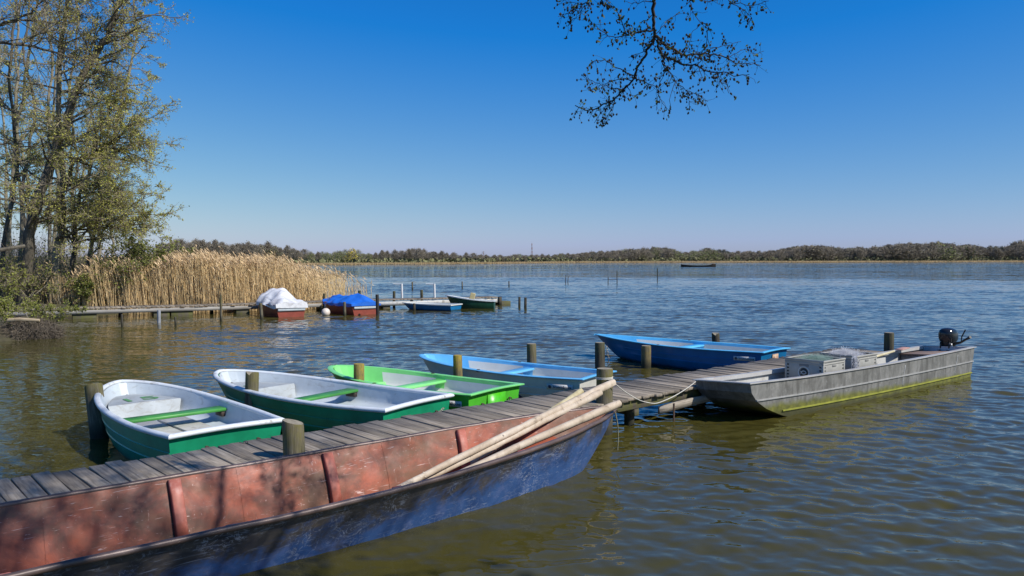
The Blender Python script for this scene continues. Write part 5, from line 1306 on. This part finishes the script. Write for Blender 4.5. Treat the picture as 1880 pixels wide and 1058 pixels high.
def stake(label, px, D, zt, r, mat=m_postd, lean=(0, 0), seed=0): post(label, *at(px, D)[:2], zt, r * (.75 if D > 50 else .92), mat, m_postt if mat is not m_grey else m_grey, lean, 0, seed, 'stake', SG, 9)
stake('thin dark stake standing alone in the water left of the grey pipe', 222.5, 24.4, .41, .035, seed=1)
stake('stubby grey pipe stake in the water before the long jetty', 290.5, 26.3, .42, .06, m_grey, seed=2)
stake('short thin stake in the water just right of the grey pipe', 321, 24.9, .30, .035, seed=3)
stake('tall pale stake in front of the reeds, left of the white covered boat', 405, 26.9, .90, .045, m_post, (.01, 0), 4)
stake('brown stake touching the side of the white covered boat', 480, 27.6, .58, .06, m_post, (-.05, 0), 5)
stake('pale stake touching the side of the blue covered boat', 632.5, 29.3, .53, .055, m_post, seed=6)
stake('tall black stake right of the blue covered boat', 693, 29.5, .80, .065, simple('tarred_wood', [(.3, (.012, .011, .010)), (.7, (.03, .027, .023))], 8, rough=.7), (-.03, 0), 7)
stake('dark post on the jetty behind the bow of the blue covered boat', 594, 33.5, .66, .06, seed=8)
stake('dark post behind the jetty above the blue covered boat', 660, 34.7, .74, .06, seed=9)
stake('dark post on the jetty left of the nearer white pole', 723, 35.0, .70, .065, seed=10)
stake('dark post on the jetty between the two white poles', 774.5, 35.3, .74, .07, seed=11)
stake('dark stake in front of the low blue boat', 760.5, 32.0, .33, .055, seed=12)
stake('left stake of the pair standing free right of the jetty end', 953.5, 35.2, .44, .055, seed=13)
stake('right stake of the pair standing free right of the jetty end', 964.5, 34.2, .46, .06, seed=14)
stake('grey stake out on the water above the jetty, between the white poles', 757, 55, .52, .07, m_post, seed=15)
stake('small stake on open water left of the standing paddle', 848.5, 58, .48, .06, m_post, seed=16)
stake('tiny dark stake on open water right of the jetty end', 934.5, 61, .42, .06, seed=17)
stake('thin stick of a pair far out on the lake, the left one', 1038.5, 70, .75, .04, seed=18, lean=(.03, 0))
stake('thin stick of a pair far out on the lake, the right one', 1042.5, 72, .55, .04, seed=19, lean=(.06, 0))
stake('shorter stake of the two joined by a line far out on the lake', 1116.5, 71, .52, .045, seed=20)
stake('taller stake of the two joined by a line far out on the lake', 1133, 71.5, 1.1, .05, seed=21)
stake('lone tall stake far out, right of the line of net stakes', 1207, 82, 1.15, .055, seed=22)
mb = MB(); p, q = at(1116.5, 71, .28), at(1133, 71.5, .32); mb.tube([p, (p + q) / 2 - (0, 0, .03), q], .022, 4); tag(mb.build('net_line', m_dark), 'line strung between two stakes far out on the lake', 'line')
m_wpole = simple('white_pole_paint', [(.3, (.62, .62, .62)), (.7, (.74, .74, .74))], 5, rough=.5)
for lab, px in (('white hooked pole on the jetty, the left one', 738), ('white hooked pole on the jetty, the right one', 798)):
    p = at(px, 35.6, .34); b_ = empty('hooked_pole', p, label=lab, cat='pole', group='white hooked poles on the jetty')
    h = zat(521, 35.6) - .34; mb = MB(); mb.tube([(0, 0, 0), (-.015, 0, h)], .045, 8); mb.build('upright', m_wpole, b_, 50); mb = MB(); mb.tube([(0, 0, h - .02), (-.40, .02, h - .015)], .024, 6); mb.build('arm', m_wpole, b_, 50)

def small_boat(name, label, stern, bow, B, Bt, zt, zb, hullm, rimm, inm, tiltx=0, group=None, cat='boat'):
    s = np.array(stern); d = np.array(bow)[:2] - s[:2]; L = float(np.linalg.norm(d)); a = math.atan2(d[1], d[0])
    root = empty(name, (s[0], s[1], 0), (tiltx, 0, a), label, cat, group)
    def hb(t): return Bt / 2 + (B - Bt) / 2 * math.sin(min(1, t / .4) * math.pi / 2) if t < .4 else B / 2 * max(0, 1 - ((t - .4) / .6) ** 2.2) ** .75
    zr = lambda t: zt + (zb - zt) * t ** 1.5
    ts = np.concatenate([np.linspace(0, .8, 12)[:-1], .8 + .2 * np.sin(np.linspace(0, np.pi / 2, 9))])
    def ring(t, d=0, fl=None):
        a_ = [(L * t - .3 * t ** 3 * (1 - f), max(.003, hb(t) - d) * k, (f * zr(t) if f > 0 else f * .25) if fl is None else fl + (zr(t) - fl) * f) for f, k in (((1, 1), (.5, .95), (0, .86), (-1, .5), (-1, 0)) if fl is None else ((1, 1), (.5, .95), (0, .85), (0, .4), (0, 0)))]
        return np.array(a_ + [(p[0], -p[1], p[2]) for p in a_[-2::-1]])
    mb = MB(); r_ = [ring(t) for t in ts]; mb.loft(r_); mb.add(r_[0], [tuple(range(9))]); mb.build('hull', hullm, root, 40)
    mb = MB(); r_ = [ring(t * .97 + .01, .04, .12) for t in ts]; mb.loft(r_); mb.add(r_[0], [tuple(range(8, -1, -1))]); mb.build('liner', inm, root, 40)
    port = [np.array([L * t, hb(t) - .01, zr(t)]) for t in ts]; path = port + [p * (1, -1, 1) for p in port[-2::-1]]
    mb = MB(); mb.sweep(path, [(-.04, -.02), (-.04, .02), (.035, .02), (.035, -.03)], closed=True); mb.build('gunwale', rimm, root, 40)
    return root, L, hb, zr
m_rhull = paint('red_brown_hull', (.26, .055, .035), .4, .25, (.06, .03, .025), 5, .6, .5)
m_tarpw = simple('white_tarp', [(.3, (.66, .66, .68)), (.7, (.78, .78, .80))], 3, rough=.5, bstr=.3, bscale=6, bdist=.03, dirt=((.36, .34, .35), 2.2, .50, .75))
m_tarpb = simple('blue_tarp', [(.3, (.012, .115, .52)), (.7, (.022, .16, .66))], 3, rough=.4, bstr=.3, bscale=6, bdist=.03)
def tarp(root, name, mat, L, hb, zr, top, seed, over=.07, drop=.17, ex=1.7):
    rng = np.random.default_rng(seed); mb = MB(); n = 64; m = 41; rings = []
    ph = rng.uniform(0, 6.28, 8)
    for i in range(n):
        t = -.03 + 1.05 * i / (n - 1); tt = min(.995, max(0, t)); w = hb(tt) + over; H = top(t); zz = zr(tt)
        row = []
        for j in range(m):
            s = -1 + 2 * j / (m - 1); q = abs(s)
            if q < .84: y = s / .84 * w; k = 1 - (q / .84) ** ex; z = zz + .03 + (H - zz) * k
            else: y = np.sign(s) * (w + .015 * math.sin(t * 23 + ph[0])); z = zz + .03 - (q - .84) / .16 * drop * (1 + .25 * math.sin(t * 11 + ph[1]))
            crease = .05 * (abs(math.sin(6.5 * t + 2.4 * s + ph[6])) - .6) + .035 * (abs(math.sin(12 * t - 5 * s + ph[7])) - .6)
            fold = .42 * crease + .035 * math.sin(9 * t + 5 * s + ph[2]) + .032 * math.sin(17 * t - 7 * s + ph[3]) + .024 * math.sin(31 * t + 4 * s * s + ph[4]) + .01 * math.sin(14 * s + 6 * t + ph[5])
            row.append((L * t, y + .4 * fold * (q > .6), z + fold * (1 - .4 * q)))
        rings.append(row)
    mb.loft(rings); 
    for r_ in (rings[0], rings[-1]): mb.add(r_, [tuple(range(m))])
    return mb.build(name, mat, root, 32)
def ip(xs, ys): return lambda t: float(np.interp(t, xs, ys))
st = (at(511, 28.6) + at(557, 29.0)) / 2; bw = at(482, 31.0)
r1, L1, h1, z1 = small_boat('covered_boat', 'red hulled motor boat under a bulging white tarpaulin moored at the far jetty', st, bw, 1.28, 1.1, .44, .50, m_rhull, m_rhull, m_white, cat='motor boat', group='covered boats at the far jetty')
tarp(r1, 'tarpaulin', m_tarpw, L1, h1, z1, ip([-.05, .06, .16, .3, .42, .6, .8, 1.05], [.50, .64, .72, .86, .98, .96, .78, .5]), 3, .05, .10)
st = (at(650, 29.8) + at(690, 30.3)) / 2; bw = at(603, 32.1)
r2, L2, h2, z2 = small_boat('covered_boat', 'red hulled boat under a bright blue tarpaulin moored at the far jetty', st, bw, 1.45, 1.12, .40, .44, m_rhull, m_rhull, m_white, cat='motor boat', group='covered boats at the far jetty')
tarp(r2, 'tarpaulin', m_tarpb, L2, h2, z2, ip([-.05, .06, .2, .35, .55, .75, 1.05], [.46, .60, .78, .66, .60, .66, .46]), 8, .06, .10, 1.12)
for rt, bt in ((r1, 1.15), (r2, 1.12)):
    mb = MB(); mb.box((-.03, 0, .28), (.05, bt - .12, .09), bev=.006); mb.build('transom_board', m_white, rt)
st = at(837, 32.5)
small_boat('small_boat', 'low empty blue rowing boat with white gunwale beside the far jetty', st, at(740, 33.5), 1.1, .98, .24, .27, m_blh, m_cream, m_cream, group='small boats at the end of the far jetty', cat='rowing boat')
st = at(908, 34.2)
small_boat('small_boat', 'dark green rowing boat with white gunwale moored at the end of the far jetty', st, at(819, 34.3), 1.2, 1.0, .30, .54, simple('deep_green', [(.3, (.008, .05, .03)), (.7, (.015, .085, .05))], 4, rough=.35), m_whiter, m_cream, R(2), group='small boats at the end of the far jetty', cat='rowing boat')
p = at(865, 34.2, .22); mb = MB(); mb.tube([(0, 0, 0), (.02, 0, .20)], .025, 6); mb.box((.05, 0, .26), (.22, .04, .34), np.array(Matrix.Rotation(R(14), 3, 'Y')), bev=.08)
tag(mb.build('paddle', simple('straw_paddle', [(.3, (.42, .34, .16)), (.7, (.52, .43, .22))], 6, rough=.6), None, 40, p), 'yellowish paddle blade standing upright in the dark green boat', 'paddle')
# buoy
p = at(597.5, 29.6, .02); b_ = empty('buoy', p, label='round white buoy floating at the side of the blue covered boat', cat='buoy')
mb = MB(); a = np.linspace(0, np.pi, 13); mb.lathe([(max(.004, .16 * math.sin(x)), .10 - .16 * math.cos(x)) for x in a], 20); mb.build('float', paint('buoy_white', (.72, .62, .54), .4, .1, (.5, .3, .2), 6, .6, .4), b_, 80)
mb = MB(); mb.lathe([(.03, .25), (.035, .28), (.015, .30)], 8); mb.build('eye', m_dark, b_, 60)
# dark barge far out
def far_barge():
    p, q = at(1250, 221), at(1314, 219); d = q - p; L = float(np.linalg.norm(d)); root = empty('far_barge', p, (0, 0, math.atan2(d[1], d[0])), 'long low black barge lying far out on the lake', 'barge')
    m = simple('tarred_steel', [(.3, (.006, .006, .006)), (.7, (.02, .017, .014))], 2, rough=.7); m2 = simple('rust_stern', [(.3, (.08, .045, .02)), (.7, (.14, .08, .035))], 2, rough=.8)
    mb = MB(); xs = np.linspace(0, L, 15); rings = []
    for x in xs:
        t = x / L; w = .95 * (1 - abs(2 * t - 1) ** 5 * .6); z = .34 + .36 * abs(2 * t - 1) ** 2.2 + (.08 if t > .85 else 0)
        rings.append([(x, w, z), (x, w * .85, -.3), (x, -w * .85, -.3), (x, -w, z), (x, -w + .12, z - .02), (x, -w + .2, .15), (x, w - .2, .15), (x, w - .12, z - .02)])
    mb.loft(rings, closed=True, cap0=True, cap1=True); mb.build('hull', m, root, 40)
    mb = MB(); mb.box((L * .93, 0, .68), (.9, .9, .34), bev=.05); mb.build('stern_housing', m2, root)
far_barge()
# lattice masts behind the far shore
m_mastr = simple('mast_red', [(.3, (.28, .16, .15)), (.7, (.36, .22, .21))], .5, rough=.8); m_mastw = simple('mast_pale', [(.3, (.36, .38, .42)), (.7, (.44, .46, .50))], .5, rough=.8)
def mast(name, label, px, D, ytop, w0, arms):
    p = at(px, D, 2); H = zat(ytop, D) - 2; root = empty(name, p, label=label, cat='mast'); segs = 8
    for i in range(segs):
        mb = MB(); z0, z1 = H * i / segs, H * (i + 1) / segs; a0, a1 = w0 * (1 - .72 * i / segs), w0 * (1 - .72 * (i + 1) / segs)
        Cn = [(-1, -1), (1, -1), (1, 1), (-1, 1)]
        for k in range(4):
            A, B = Cn[k], Cn[(k + 1) % 4]
            sticks(mb, [(A[0] * a0, A[1] * a0, z0), (A[0] * a0, A[1] * a0, z0), (A[0] * a1, A[1] * a1, z1)], [(A[0] * a1, A[1] * a1, z1), (B[0] * a1, B[1] * a1, z1), (B[0] * a1, B[1] * a1, z1)], w0 * .14, w0 * .12, 4)
        mb.build('mast_section', m_mastr if i % 2 else m_mastw, root)
    if arms:
        mb = MB(); sticks(mb, [(-w0 * 2.6, 0, H * .8), (-w0 * 2, 0, H * .95)], [(w0 * 2.6, 0, H * .8), (w0 * 2, 0, H * .95)], w0 * .2, w0 * .2, 4); mb.build('cross_arm', m_mastw, root)
    else:
        mb = MB(); sticks(mb, [(0, 0, H)], [(0, 0, H * 1.13)], w0 * .12, w0 * .08, 4); mb.build('antenna', m_mastw, root)
mast('radio_mast', 'slim red and white lattice radio mast behind the far shore', 976.5, 900, 447.5, 1.15, False)
mast('power_pylon', 'small grey power line pylon just showing over the far trees', 887.5, 800, 462, .9, True)
